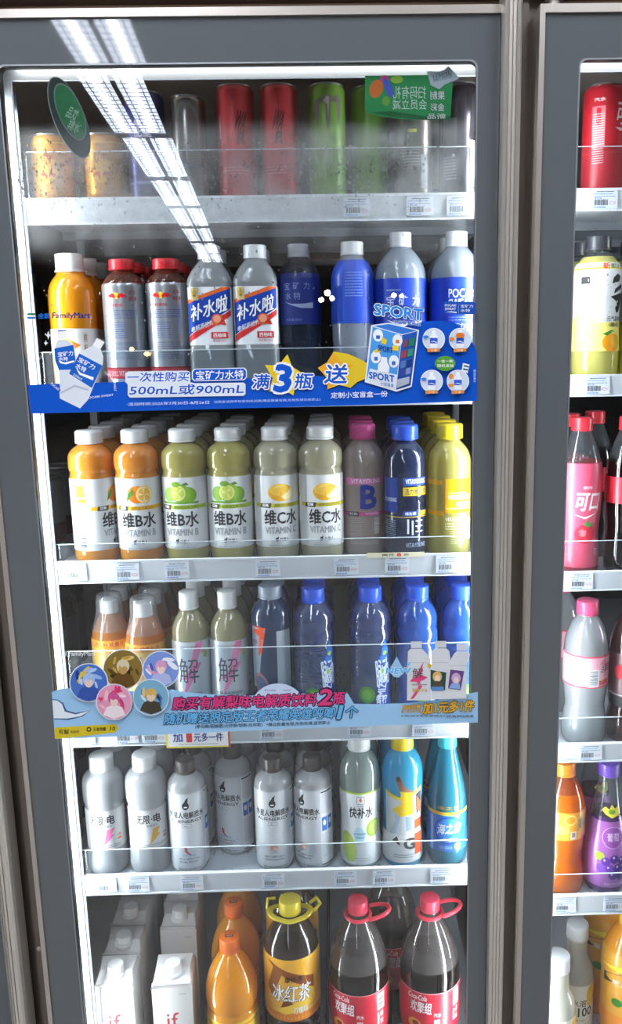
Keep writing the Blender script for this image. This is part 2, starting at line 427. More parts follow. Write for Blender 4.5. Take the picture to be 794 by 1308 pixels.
for i, (x, y) in enumerate(fx+fx_fill):
    o = lamp if i == 0 else copy_tree(lamp)
    o.location = (x, y, 2.72)
    if i < len(fx):
        o.rotation_euler.z = -.09
        tag(o, 'white louvred twin tube ceiling light, %s from the glass in the mirrored row' % ordn[i], 'ceiling light', 'ceiling lights mirrored in the glass')
    else:
        tag(o, 'unseen louvred fill light added close in front of the cooler doors, %s' % ['at the left', 'at the right'][i-len(fx)], 'ceiling light', 'added fill lights in front of the doors')

WARM = emit('warm_bulb_glow', '#ffb860', 70); PALE = emit('pale_bulb_glow', '#fff0dc', 70)
for px, py, rr0, mt, l in ((168, 446, .035, WARM, 'small warm lamp far back in the store, left one mirrored over silver bottles'), (187, 452, .040, WARM, 'small warm lamp far back in the store, right one mirrored over silver bottles'),
        (418, 374, .050, PALE, 'pale round lamp far back, topmost of the cluster mirrored over the water bottles'), (410, 383, .042, PALE, 'pale round lamp far back, lower left of the mirrored cluster'), (424, 381, .042, PALE, 'pale round lamp far back, lower right of the mirrored cluster'),
        (503, 377, .04, PALE, 'pale round lamp far back mirrored over the large water bottle, left of its pair'), (513, 378, .036, PALE, 'pale round lamp far back mirrored over the large water bottle, right of its pair')):
    q = at(px, py, 13.0); root = empty('hanging_lamp', (q.x, -q.y, q.z), label=l, cat='lamp', group='far lamps mirrored in the glass')
    b = MB(); b.lathe([(rr0*math.sin(PI*k/10)+.0005, -rr0*math.cos(PI*k/10)) for k in range(11)], mt, 16); b.build('bulb', root, smooth=True)
    b = MB(); b.tube([(0, 0, rr0), (0, 0, 2.72-q.z)], .004, BLACK, 6); b.build('cord', root)

#============================================================== SHELVES
SH = {1: (1.617, .034), 2: (1.359, .029), 3: (1.110, .034), 4: (.850, .034), 5: (.595, .034), 6: (.180, .034)}
SR = {1: (1.620, .029), 2: (1.368, .031), 3: (1.0775, .030), 4: (.800, .031), 5: (.536, .036), 6: (.180, .034)}
NM = {1: 'top', 2: 'second', 3: 'third', 4: 'fourth', 5: 'fifth', 6: 'bottom'}
DK = -.012; EPS = .0006
XL, XR = -.4195, .245
def shelf(z, h, x0, x1, riser, label, ridge=True):
    s = empty('cooler_shelf', ((x0+x1)/2, .075, z), label=label, cat='shelf'); ox = -(x0+x1)/2
    def fin(mb, nm, **k): o = mb.build(nm, s, **k); o.location = (ox, -.075, -z); return o
    # deck with slots
    dk = MB(); dk.box(x0, x1, .080, .86, z+DK-.010, z+DK, WHITE)
    sl = plain('#9ba1a8', .7)
    for r_ in range(7):
        y = .088+r_*.034+(0 if r_ < 1 else .02)
        k = x0+.012+(r_ % 2)*.007
        while k < x1-.012: dk.box(k, k+.0022, y, y+.012, z+DK-.0004, z+DK+.0002, sl); k += .014
    for k in (.25, .5, .75): dk.box(x0, x1, k, k+.02, z+DK-.022, z+DK-.010, plain('#aab0b6', .5))
    fin(dk, 'deck')
    # price rail: slightly tilted channel
    pr = MB(); pr.prism([(.080, z), (.080, z-h), (.0765, z-h), (.0745, z-.002), (.0755, z)], x0, x1, WHITE, 'x')
    pr.box(x0, x1, .0735, .077, z-h, z-h+.002, plain('#d4d9de', .4)); pr.box(x0, x1, .0725, .0765, z-.0022, z+.0004, plain('#d4d9de', .4))
    fin(pr, 'price_rail')
    if riser:
        a = MB(); a.box(x0+.004, x1-.004, .0805, .0820, z-.006, z+riser, ACRYL)
        fin(a, 'acrylic_riser')
        a = MB(); a.box(x0+.004, x1-.004, .0802, .0824, z+riser, z+riser+.0009, plain('#c9d3da', .2)); fin(a, 'riser_edge')
    return s
rz = {1: .060, 2: .053, 3: .024, 4: at(300, 828, .08).z-.850, 5: .041, 6: 0}
for k in SH: shelf(*SH[k], XL, XR, rz[k], 'white %s shelf behind the main left glass door' % NM[k])
rr_ = {1: .055, 2: 0, 3: .045, 4: .040, 5: .033, 6: 0}
for k in SR: shelf(*SR[k], .292, .93, rr_[k], 'white %s shelf behind the right glass door' % NM[k])
# uprights that carry the shelves
for i, (x, y, l) in enumerate(((-.4235, .36, 'white slotted shelf upright at the left side of the main cooler section'), (.262, .70, 'white slotted shelf upright at the right side of the main cooler section'))):
    b = MB(); b.box(x-.006, x+.006, y, y+.02, 0, 1.80, WHITE); o = b.build('shelf_upright'); tag(o, l, 'shelf upright', 'white shelf uprights')

# neighbouring section on the left: dark shelf, cans in printed trays
NL = {3: 1.085, 5: .57, 2: 1.34, 4: .83}
for k, z in NL.items():
    b = MB(); b.box(-.98, -.445, .09, .8, z-.012, z, plain('#8e9094', .5)); b.box(-.98, -.445, .082, .09, z-.03, z+.002, plain('#b9bcc0', .4))
    o = b.build('neighbour_shelf'); tag(o, 'grey %s shelf in the dark section left of the main door' % NM[k], 'shelf')

#============================================================== BOTTLES
def Rfun(prof):
    def f(v):
        v /= 1000
        for (r0, z0), (r1, z1) in zip(prof, prof[1:]):
            if z0 <= v <= z1 and z1 > z0: return r0+(r1-r0)*(v-z0)/(z1-z0)
        return prof[-1][0]
    return f
def make_bottle(kind, prof, mats, cap=None, sleeve=None, artw=None, smooth=2, ring_=None, seg=36, liquid=None, bodyname='bottle_body', extra=None, stepv=0):
    """prof in mm; mats = [(ztop mm, material)...]; cap = (z0, z1, r, colour); sleeve = (z0, z1, material)"""
    root = empty(kind)
    pf = [(r/1000, z/1000) for r, z in chaikin(prof, smooth)]
    mb = MB(); mb.lathe(pf, mats[0][1], seg, matz=[(z/1000, m_) for z, m_ in mats]); mb.build(bodyname, root, smooth=True)
    rf = Rfun(pf)
    if ring_:
        z, r, col = ring_; q = MB(); q.lathe([(r*.85/1000, (z-1.5)/1000), (r/1000, (z-1.2)/1000), (r/1000, (z+1.2)/1000), (r*.85/1000, (z+1.5)/1000)], col if not isinstance(col, str) else cap_mat(col), 28); q.build('neck_ring', root, smooth=True)
    if cap:
        z0, z1, r, col = cap[:4]; top = cap[4] if len(cap) > 4 else .9
        cm = cap_mat(col) if isinstance(col, str) else col
        r /= 1000; z0 /= 1000; z1 /= 1000
        q = MB(); q.lathe([(r*.94, z0), (r, z0+.0006), (r, z0+.003), (r*.97, z0+.0034), (r*.985, z0+.004), (r*.975, z1-.003), (r*top+.0005, z1-.0008), (r*top-.001, z1)], cm, 56, ribs=1, rib=-.0004)
        q.build('cap', root, smooth=True)
    if sleeve:
        z0, z1, sm = sleeve
        zs = [z0]+[p[1]*1000 for p in pf if z0 < p[1]*1000 < z1]+[z1]
        q = MB(); q.lathe([(rf(z)+.0004, z/1000) for z in zs], sm, 48, cap0=False, cap1=False); s_ = q.build('label', root, smooth=True, fix=False)
    else: s_ = root
    if artw:
        def mp(u, v, lay):
            rr = rf(v)+.00044+.000018*(lay+1); a = u/1000/max(rr, .012); return (rr*math.sin(a), -rr*math.cos(a), v/1000)
        art('label_print', artw, mp, s_, stepu=3.5, stepv=stepv)
    if extra: extra(root)
    return root
PLACED = {}
def place(proto, x, y, z, rot=0, label=None, cat=None, group=None, tilt=0):
    if proto.name in PLACED: o = copy_tree(proto)
    else: PLACED[proto.name] = 1; o = proto
    o.location = (x, y, z+EPS); o.rotation_euler = (0, tilt, rot)
    return tag(o, label, cat, group)
LINE = ['front bottle', 'second from front', 'third from front', 'fourth from front', 'fifth from front', 'sixth from front']
def column(proto, x, z, n, r, desc, where, cat='drink bottle', rot=0, group=None, y0=None, dx=0, jit=.25, rots=None):
    for k in range(n):
        y = (y0 if y0 is not None else .084+r)+k*(2*r+.0015)
        ro = rot if k == 0 else rot+random.uniform(-jit, jit)*3
        place(proto, x+dx*k, y, z, ro, '%s, %s, %s' % (desc, LINE[k].replace('bottle', 'one') if cat != 'drink bottle' else LINE[k], where), cat, group)

paper = plain('#dadbdb', .4, 0, 'white_label_paper', coat=.2); silver = plain('#b9bcc2', .28, .75, 'silver_foil_sleeve')
satin = plain('#cdd1d6', .35, .15, 'satin_white_label', coat=.3)

# ---- third shelf: vitamin drinks
VB = [(26, 0), (31, 2), (32.8, 9), (33, 18), (32.8, 24), (32.8, 128), (32.6, 133), (31.2, 137), (31.4, 140), (33.3, 144), (33.3, 156), (32.5, 165), (27, 173), (18, 179), (15.5, 181), (15.5, 186), (14, 186)]
def fruit(kind):
    if kind == 'orange':
        return [E(2, 107, 15, 13, '#f0922c'), E(0, 104, 11, 9, '#e57a1e'), E(12, 107, 12.5, 13, '#f6c66a'), E(12, 107, 11, 11.5, '#fbe6ae'), E(12, 107, 9.5, 10, '#f4b54a'),
                P([(12, 107), (20, 104), (21, 109)], '#fbe2a0'), P([(12, 107), (9, 116), (13, 117)], '#fbe2a0'), P([(12, 107), (3, 105), (4, 110)], '#fbe2a0'), P([(12, 107), (14, 97), (10, 98)], '#fbe2a0'),
                P([(-15, 96), (-12, 108), (-4, 117), (-5, 106)], '#4f8a34')]
    if kind == 'lime':
        return [E(14, 105, 13, 12, '#7aa832'), E(-15, 106, 10, 11, '#8db84a'), E(2, 108, 15, 13.5, '#86b33c'), E(-1, 108, 11.5, 11.5, '#e4e88c'), E(-1, 108, 9.5, 9.5, '#c9d45e'),
                P([(-1, 108), (6, 112), (3, 116)], '#e4e88c'), P([(-1, 108), (-8, 112), (-8, 106)], '#e4e88c'), P([(-1, 108), (1, 99), (5, 101)], '#e4e88c'),
                E(-4, 121, 7, 4, '#7aa832'), P([(5, 121), (12, 124), (16, 120), (9, 119)], '#557f24'), R(-30, 92, 30, 95, '#6f9f38')]
    return [E(2, 106, 19, 13, '#eaa92a'), E(0, 110, 15, 9, '#f3c04a'), P([(2, 100), (22, 115), (26, 104), (20, 95), (8, 94)], '#f7d98a'), P([(5, 100), (21, 112), (23, 104), (18, 97), (9, 96)], '#fbeebc'),
            P([(-10, 112), (-2, 118), (10, 118), (3, 114)], '#f6d468')]
def vlabel(letter, kind, band, dk='#2f3136'):
    side = [R(-78, 60, -44, 120, '#f6f6f4')]+lines(-76, -46, [58-2.6*k for k in range(11)], '#8c8f96', .8, dash=3)+[T('心情', -72, 100, -64, 120, '#33343a'), R(-62, 104, -48, 122, '#f2c230'), R(-60, 96, -46, 102, band)]
    return side+bars(-60, -50, 28, 52, '#4a4b50', 5, True)+[R(-40, 84, 46, 90, band)]+fruit(kind)+[
        P([(-31, 83.5), (-30, 90), (-12, 90.5), (-14, 83)], '#4a453e'), T('低糖', -27, 85, -17, 89.3, '#ffffff', .02), T('清爽维生素饮料', -9, 84.8, 26, 89.2, '#7a6a20' if kind != 'lime' else '#41601c', .01),
        T('维%s水' % letter, -24, 58, 28, 80, dk, .045), T('VITAMIN %s' % letter, -23, 44.5, 27, 54.5, '#989ca2', .06), T('外星人', -1, 33, 13, 38.5, '#2a2b30', .02), E(-5.5, 35.7, 2.6, 2.9, '#2a2b30'), E(-4, 38.8, .9, 1.4, '#2a2b30'),
        T('果味饮料 净含量500ml', -18, 24.6, 22, 27.6, '#9a9da2', .0)]
def vit(kind, letter, body, alpha, h, band, tint):
    m_ = film('drink_'+kind, tint, cloud=alpha, cloudcol=h, ior=1.45, rough=.04, spec=1.8, refr=1.33)
    return make_bottle('drink_bottle', VB, [(200, m_)], (181, 200.5, 20.5, '#dededc', .86), (24, 131, paper), vlabel(letter, kind, band), ring_=(181.5, 17, '#e8e6e2'))
v_or = vit('orange', 'B', 1, .86, '#fba63e', '#f0b62c', '#f0a040')
v_li = vit('lime', 'B', 1, .60, '#ece080', '#a9c23e', '#c8c070')
v_le = vit('lemon', 'C', 1, .58, '#f2ebc8', '#c9c23a', '#c8c49a')
z3 = SH[3][0]+DK
G3 = 'vitamin drinks on the third shelf'
r_ = .034
column(v_or, -.3647, z3, 5, r_, 'white-capped orange vitamin drink', 'leftmost column, third shelf', rot=1.32, group=G3)
column(v_or, -.2976, z3, 5, r_, 'white-capped orange vitamin drink', 'second column, third shelf', rot=.12, group=G3)
column(v_li, -.2275, z3, 5, r_, 'white-capped lime vitamin drink', 'third column, third shelf', rot=-.12, group=G3)
column(v_li, -.1601, z3, 4, r_, 'white-capped lime vitamin drink', 'fourth column, third shelf', rot=.0, group=G3)
column(v_le, -.0908, z3, 4, r_, 'white-capped lemon vitamin drink', 'fifth column, third shelf', rot=.20, group=G3)
column(v_le, -.0235, z3, 4, r_, 'white-capped lemon vitamin drink', 'sixth column, third shelf', rot=.16, group=G3)
# clear sleeve vitamin bottles
VY = [(26, 0), (30.6, 2), (32.6, 8), (32.8, 20), (32.8, 128), (32.8, 138), (32.5, 148), (29, 160), (22, 169), (16, 175), (15.2, 178), (15.2, 184), (14, 184)]
def vy(nm, m_, capc, artw): return make_bottle('vitamin_bottle', VY, [(200, m_)], (178, 200, 20, capc, .9), None, artw, ring_=(178.5, 17, capc))
pink_l = film('pale_pink_drink', '#f0dcd4', cloud=.52, cloudcol='#fbe6dc', spec=1.8, refr=1.33)
navy_l = film('navy_drink', '#7488b4', cloud=.35, cloudcol='#4a6098', spec=1.8, refr=1.33)
yel_l = film('yellow_drink', '#faf09a', cloud=.5, cloudcol='#fbf28c', spec=1.8, refr=1.33)
b_pk = vy('p', pink_l, '#e4579c', [R(-34, 111, 34, 122, '#d983b0'), T('VITAYOUNG', -22, 113.5, 26, 120, '#f6e6f0', .03), T('B', -6, 76, 17, 110, '#273f9c', .06), R(-44, 64, 40, 70, '#d0669c'), T('VITAMIN', 0, 65.4, 22, 69, '#f3dce8'),
    R(-28, 63.5, -10, 70.5, '#4b4a52'), T('维生素B', -26, 65, -12, 69.4, '#ffffff')]+lines(-24, -6, [60-3*k for k in range(14)], '#dcd4d2', .7, dash=3)+bars(14, 23, 36, 60, '#ece4e2', 5, True)+lines(-24, 22, [24, 21], '#e2dad8', .8))
b_nv = vy('n', navy_l, '#2d5cd8', [R(-44, 72, -16, 124, '#1c3f8e'), T('VITAYOUNG', -41, 88, -18, 94, '#dfe6f4'), R(-8, 112, 34, 124, '#2a4aa0'), T('VITAYOUNG', -4, 115, 30, 122, '#ffffff', .03), R(-8, 97, 34, 110, '#d8b822'), T('活力维他命', -5, 99, 30, 108, '#243a70', .03),
    T('VITAMIN', -8, 86, 30, 95, '#131c38', .05), T('NUTRIENT', -8, 76, 30, 84.5, '#131c38', .05), R(-8, 67, 16, 74, '#2c4fa8'), T('维生素', -5, 68.5, 12, 72.6, '#ffffff'), R(18, 67, 34, 74, '#c8aa30'), R(-40, 64.5, 34, 66, '#b9a24a')]
    +[R(-2, 40, 1, 62, '#b8c2d4'), R(5, 38, 8, 60, '#b8c2d4'), R(11, 42, 24, 44, '#b8c2d4'), R(11, 50, 24, 52, '#b8c2d4'), R(11, 58, 24, 60, '#b8c2d4')]+lines(-40, -20, [60-3*k for k in range(10)], '#9fb0cc', .7, dash=3)+[T('VITAYOUNG', -4, 19, 30, 26, '#c9d4e8', .01)])
b_yl = vy('y', yel_l, '#f4d922', [R(-10, 70, 34, 121, '#f2a91e'), R(-46, 112, -14, 119, '#f2b73c'), T('VITAYOUNG', -6, 90, 32, 97, '#fff8e0', .03), R(-6, 99, 24, 101, '#f8d27c'), T('维他命饮料', 6, 79, 32, 87, '#fff3c8', .01), R(-8, 76, 32, 77.5, '#ffe9a4'), R(-46, 66, -12, 73, '#f0b030')]
    +[T('VITAYOUNG', -10, 58, 28, 63, '#fffdf0')]+lines(-10, 30, [54, 50, 46], '#fbf6d2', 1.2, dash=4)+lines(-2, 24, [42-3*k for k in range(7)], '#f2edc0', .7, dash=3)+bars(26, 34, 28, 60, '#f5f2dc', 7, True))
column(b_pk, .0408, z3, 3, .0335, 'pink-capped pale vitamin bottle with big letter B', 'third shelf', rot=.05, group=G3, y0=.1395)
column(b_nv, .1035, z3, 3, .0335, 'blue-capped navy vitamin bottle', 'third shelf', rot=.05, group=G3)
column(b_yl, .1697, z3, 4, .0335, 'yellow-capped yellow vitamin bottle', 'third shelf', rot=.0, group=G3)

# ---- second shelf
z2 = SH[2][0]+DK; G2 = 'bottles on the second shelf'
oj = film('orange_juice', '#f0a030', cloud=.93, cloudcol='#f9a824', edge='#c86a08', spec=1.4)
milkcap = film('frosted_cap', '#ffffff', cloud=.85, cloudcol='#f2ece6')
OJ = [(26, 0), (31, 2), (33, 8), (33, 90), (33.6, 130), (33.5, 142), (31, 156), (26, 166), (20, 172), (18.5, 176), (18.5, 180), (17, 180)]
b_oj = make_bottle('juice_bottle', OJ, [(200, oj)], (176, 201, 20, '#e9e6e0', .95), (18, 97, plain('#f6ece0', .45)), [
    P([(-10, 90), (20, 74), (-10, 56), (-10, 66), (3, 74), (-10, 80)], '#f2a022'), P([(8, 80), (20, 74), (8, 68)], '#ea7a12'), R(24, 60, 31, 92, '#efe0d2'), T('鲜榨', 25, 78, 30, 90, '#8a2a22', .02), T('橙汁', 25, 62, 30, 75, '#8a2a22', .02),
    R(-45, 20, -20, 60, '#f8d8a0'), R(-45, 66, -22, 94, '#f4ead8')]+lines(-18, 22, [50, 46, 42], '#c8a080', .8), ring_=(177, 21, '#efe9e2'))
column(b_oj, -.3735, z2, 4, .0345, 'white-capped orange juice bottle', 'leftmost column, second shelf', rot=-.1, group=G2)
RB = [(24, 0), (28.6, 2), (30, 7), (30, 150), (30, 157), (25, 166), (18, 172), (15, 175), (15, 180), (14, 180)]
redw = film('clear_red_wall', '#e8c8b8', cloud=.35, cloudcol='#9a5a48', edge='#5a2c24')
def bulls(cx, cy_, s):
    o = [E(cx, cy_, 3.2*s, 4.6*s, '#e9c02a')]
    for d in (-1, 1):
        o.append(P([(cx+d*1*s, cy_-1*s), (cx+d*4*s, cy_+2.5*s), (cx+d*8*s, cy_+3.2*s), (cx+d*12*s, cy_+1.5*s), (cx+d*15*s, cy_-3*s), (cx+d*11*s, cy_-1.2*s), (cx+d*10*s, cy_-4*s), (cx+d*7*s, cy_-1.8*s), (cx+d*3*s, cy_-4.2*s)][::d], '#c8202c'))
    return o
b_rb = make_bottle('energy_drink_bottle', RB, [(200, redw)], (177, 192, 19, '#d3202e', .92), (6, 158, silver), bulls(-4, 141, 1)+[T('红牛', 14, 142, 24, 148, '#b8242c', .02), T('维生素', 13, 134, 25, 139.5, '#b8242c', .02), T('红牛维生素功能', -22, 126, 4, 130, '#c03038', .02)]
    +lines(-22, 24, [121-2.6*k for k in range(5)], '#4a68a8', .8, dash=4)+lines(-20, 8, [104-3*k for k in range(8)], '#5a74b0', .9, dash=2.5, seed=4)+lines(-22, 24, [76-2.8*k for k in range(9)], '#5a6c96', .7, dash=4, seed=5)
    +[R(-95, 26, 95, 42, '#b8323a'), T('RED BULL VITAMIN DRINK', -30, 30, 30, 37, '#e9c8c8', .01), R(-36, 40, 36, 41.5, '#8a1c24')])
column(b_rb, -.2985, z2, 3, .0315, 'red-capped silver energy drink bottle', 'second column, second shelf', rot=.0, group=G2)
column(b_rb, -.2368, z2, 3, .0315, 'red-capped silver energy drink bottle', 'third column, second shelf', rot=.0, group=G2)
# square-shouldered electrolyte bottle with diagonal blue label
def make_bsl():
    root = empty('electrolyte_bottle')
    mb = MB(); secs = []
    def sq(hw, r, z, n=5):
        out = []
        for cx, cyy, a0 in ((1, 1, 0), (-1, 1, PI/2), (-1, -1, PI), (1, -1, 3*PI/2)):
            for k in range(n+1):
                a = a0+PI/2*k/n; out.append((cx*(hw-r)+r*math.cos(a), cyy*(hw-r)+r*math.sin(a), z))
        return out
    for hw, r, z in ((26, 12, 0), (30, 13, 3), (31.5, 13, 12), (31.5, 13, 66), (30.6, 13, 70), (30.6, 13, 152), (31.5, 14, 156), (31, 16, 162), (26, 18, 174), (17, 16, 187), (13.5, 13.4, 191), (13.5, 13.4, 200)):
        secs.append(sq(hw/1000, r/1000, z/1000))
    n = len(secs[0])
    for s in secs: mb.v += s
    i = mb.mi(WATER)
    for k in range(len(secs)-1):
        for q in range(n):
            j = (q+1) % n; mb.f.append((k*n+q, k*n+j, (k+1)*n+j, (k+1)*n+q)); mb.m.append(i)
    mb.f.append(tuple(range(n-1, -1, -1))); mb.f.append(tuple((len(secs)-1)*n+q for q in range(n))); mb.m += [i, i]
    mb.build('bottle_body', root, smooth=True)
    q = MB(); q.lathe([(.0155, .190), (.0165, .1905), (.0163, .2075), (.0145, .209)], cap_mat('#eceef0'), 48, ribs=1, rib=-.0005); q.build('cap', root, smooth=True)
    lab = MB(); a = sq(.0311, .0132, .071); b2 = sq(.0311, .0132, .151); lab.v += a+b2; i = lab.mi(plain('#eef0f2', .35, 0, coat=.3))
    for q in range(n): j = (q+1) % n; lab.f.append((q, j, n+j, n+q)); lab.m.append(i)
    l_ = lab.build('label', root, smooth=True, fix=False)
    def mp(u, v, lay): 
        ex = max(0, abs(u)-18.0); a = min(ex/13.2, PI/2)
        x = (18+13.2*math.sin(a))*(1 if u > 0 else -1) if ex > 0 else u
        y = -31.35+13.2*(1-math.cos(a)) if ex > 0 else -31.35
        return (x/1000, y/1000-.00008*lay, v/1000)
    art('label_print', [P([(-32, 84), (-32, 128), (33, 150), (33, 122)], '#1f44a8'), P([(-32, 128), (-32, 133), (20, 150.5), (33, 150.5), (33, 149)], '#e06a32'), P([(-32, 74), (-32, 83), (33, 120), (33, 112)], '#cf3434'),
        T('补水啦', -26, 103, 27, 125, '#f8f8f8', .035, .1, stroke=.02, scol='#16327c', slope=.30), T('电解质饮料', -26, 88, 6, 96, '#f0f2f6', .01, .1, slope=.34),
        R(-25, 133, -14, 150, '#c8b480'), E(-19.5, 142, 3, 4.5, '#8a7038'), P([(-26, 148), (-22, 140), (-17, 140), (-13, 148), (-17, 144), (-19.5, 150), (-22, 144)], '#b89a54'),
        E(11, 106, 8, 8, '#e06038', 16), E(11, 107, 5.4, 5.4, '#f0a080', 16), P([(12, 100), (24, 98), (20, 108)], '#c83c2c'),
        R(2, 80, 26, 89, '#cf3a36'), T('西柚味', 5, 81.5, 23, 87.5, '#ffffff', .02), T('净含量:550ml', 4, 75, 24, 78.5, '#b03430', .0)], mp, l_, stepu=3.5)
    return root
b_bs = make_bsl()
column(b_bs, -.1742, z2, 2, .032, 'clear electrolyte bottle, diagonal blue label', 'fourth column, second shelf', rot=.0, group=G2, jit=0)
column(b_bs, -.1095, z2, 2, .032, 'clear electrolyte bottle, diagonal blue label', 'fifth column, second shelf', rot=.0, group=G2, jit=0)
pocblue = plain('#1f3fb4', .4, 0, 'blue_sleeve', coat=.2); pocdark = plain('#20307c', .4, 0, 'deep_blue_sleeve', coat=.2)
hazew = film('hazy_water', '#eef4fa', cloud=.5, cloudcol='#dce8f8', spec=1.6, refr=1.33)
def swish(x0, x1, y, h): return P([(x0, y+h*.9), (x0+(x1-x0)*.35, y+h*.3), (x0+(x1-x0)*.7, y+h*.35), (x1, y+h*.75), (x1, y-h*.7), (x0+(x1-x0)*.6, y-h*.6), (x0+(x1-x0)*.3, y-h*.15)], '#e6ebf2')
PB = [(28, 0), (35, 2), (38, 9), (38, 24), (36.5, 34), (38, 44), (38, 146), (38, 160), (36, 172), (31, 184), (22, 196), (15, 203), (14.5, 206), (14.5, 212), (13, 212)]
POC = [T('宝', -28, 121, -15, 135, '#dfe4f2', 0), T('矿', -10, 121, 3, 135, '#dfe4f2', 0), T('力', 10, 121, 22, 135, '#dfe4f2', 0), T('水', -26, 104, -14, 117, '#dfe4f2', 0), T('特', -9, 104, 3, 117, '#dfe4f2', 0), T('电解质饮料', -28, 141, -6, 144, '#b8c4ea', 0), swish(-28, 26, 94, 9),
    T('POCARI SWEAT', 62, 128, 92, 140, '#dfe4f2', .02)]
POE = [T('POCARI', -16, 131, 24, 143, '#e6ebf6', .03), T('SWEAT', -16, 117, 18, 129, '#e6ebf6', .03), swish(-16, 34, 110, 7), T('宝矿力水特', -16, 88, 24, 96, '#dfe4f2', 0)]
b_pf = make_bottle('large_water_bottle', PB, [(230, hazew)], (203, 224, 16, '#eceef0', .95), (44, 159, pocblue), POC+lines(-25, 25, [80, 76, 72], '#8fa2dc', .8))
b_pg = make_bottle('large_water_bottle', PB, [(230, hazew)], (203, 224, 16, '#eceef0', .95), (44, 159, pocblue), POE+lines(-16, 25, [104, 100, 84, 80, 76], '#9fb0e4', .8))
PS = [(24, 0), (29, 2), (31, 8), (31, 60), (29.5, 66), (31, 72), (31, 158), (30, 168), (25, 180), (17, 190), (13.8, 195), (13.8, 202), (13, 202)]
b_pd = make_bottle('blue_label_bottle', PS, [(230, film('shaded_clear_drink', '#a9b4c6', cloud=.2, cloudcol='#6a7894', edge='#4e5c78'))], (193, 212, 15.5, '#dfe3ea', .95), (98, 170, pocdark), [T('宝', -22, 147, -13, 157, '#8f9cc4', 0), T('矿', -8, 147, 2, 157, '#8f9cc4', 0), T('力', 8, 147, 17, 157, '#8f9cc4', 0), T('水', -20, 133, -11, 143, '#8f9cc4', 0), T('特', -7, 133, 3, 143, '#8f9cc4', 0),
    P([(-22, 130), (-10, 127), (6, 127), (22, 129), (22, 121), (4, 121), (-10, 125)], '#a8b2d0'), T('净含量:500ml', -20, 103, 4, 107, '#8494c4', 0)])
b_pe = make_bottle('blue_label_bottle', PS, [(230, hazew)], (193, 212, 16.5, '#eceef0', .95), (98, 186, plain('#2a50c0', .4, 0, coat=.2)), lines(-12, 14, [168-4*k for k in range(9)], '#8fa8e6', 1.2, dash=3)+[R(-30, 100, -16, 150, '#2244a8')])
column(b_pd, -.0490, z2, 2, .0325, 'dark blue labelled water bottle', 'sixth column, second shelf', y0=.14, rot=.0, group=G2)
column(b_pe, .0290, z2, 3, .0325, 'bright blue sleeved bottle with white cap', 'seventh column, second shelf', y0=.12, rot=.0, group=G2)
column(b_pf, .0985, z2, 4, .0385, 'large water bottle, blue Chinese label', 'eighth column, second shelf', rot=.1, group=G2)
column(b_pg, .1790, z2, 4, .0385, 'large water bottle, blue English label', 'ninth column, second shelf', rot=.0, group=G2)

# ---- top shelf cans
z1 = SH[1][0]+DK; G1 = 'cans on the top shelf'
alu = plain('#b8b9bb', .3, .9, 'can_aluminium')
def make_can(nm, r, h, body, artw=None, rot=0):
    root = empty(nm)
    pf = [(r*.82, 0), (r*.84, 1.5), (r*.98, 6), (r, 9), (r, h-9), (r*.97, h-6), (r*.88, h-1.8)]
    mb = MB(); mb.lathe([(a/1000, b_/1000) for a, b_ in chaikin(pf, 1)], body, 40, matz=[(.003, alu), (1, body)]); mb.build('can_body', root, smooth=True)
    mb = MB(); mb.lathe([(a/1000, b_/1000) for a, b_ in ((r*.87, h-2), (r*.92, h-1.4), (r*.92, h), (r*.86, h), (r*.84, h-3), (.5, h-3))], alu, 40); lid = mb.build('lid', root, smooth=True)
    mb = MB(); mb.box(-.006, .006, -.012, .008, (h-3)/1000, (h-2)/1000, alu); mb.build('pull_tab', lid)
    if artw:
        def mp(u, v, lay): rr = r/1000+.00015+.000025*lay; a = u/r; return (rr*math.sin(a), -rr*math.cos(a), v/1000)
        art('can_print', artw, mp, root, stepu=3.5)
    return root
def cans(p, x, desc, n=1, rot=0, y0=None, r=.0265, z=None, group=G1, where='on the top shelf'):
    for k in range(n):
        y = (y0 if y0 is not None else .084+r)+k*(2*r+.001)
        place(p, x, y, z1 if z is None else z, rot, '%s%s %s' % (desc, '' if k == 0 else ', one place behind,', where), 'can', group)
gold = plain('#d28a08', .38, .45, 'gold_can_paint')
c_gold = make_can('drink_can', 28, 97, gold, [R(-80, 14, 80, 18, '#b8781a'), R(-80, 84, 80, 86, '#e0b040'), E(0, 50, 14, 18, '#e0a024'), T('红牛', -9, 60, 9, 70, '#b02820', .03)]+bulls(0, 44, .8))
cans(c_gold, -.3830, 'leftmost short gold can, nearest the shelf end', r=.028)
cans(c_gold, -.3560, 'short gold can half hidden behind the leftmost one', r=.028, y0=.175)
cans(c_gold, -.3105, 'third short gold can, right of the other two', r=.028)
c_pur = make_can('drink_can', 26.5, 150, plain('#3c3a72', .3, .4, 'purple_can_paint'), [T('能量', -12, 90, 12, 112, '#d8d6ea', .02), R(-40, 30, 40, 34, '#8a88b8')])
cans(c_pur, -.2520, 'dark purple can behind the ceiling light reflection', r=.0265)
c_sil = make_can('drink_can', 24, 144, plain('#8d8a88', .25, .85, 'brushed_can'), [T('SODA', -12, 70, 12, 82, '#5a5a60', .02)]+lines(-14, 14, [60, 56, 52], '#4c6c9c', 1))
cans(c_sil, -.1930, 'plain grey silver can left of the red cans', r=.024)
red_c = plain('#b8303a', .35, .2, 'red_can_paint')
WAR = [T('WAR HORSE', 8, 60, 22, 124, '#5c1420', .05)]
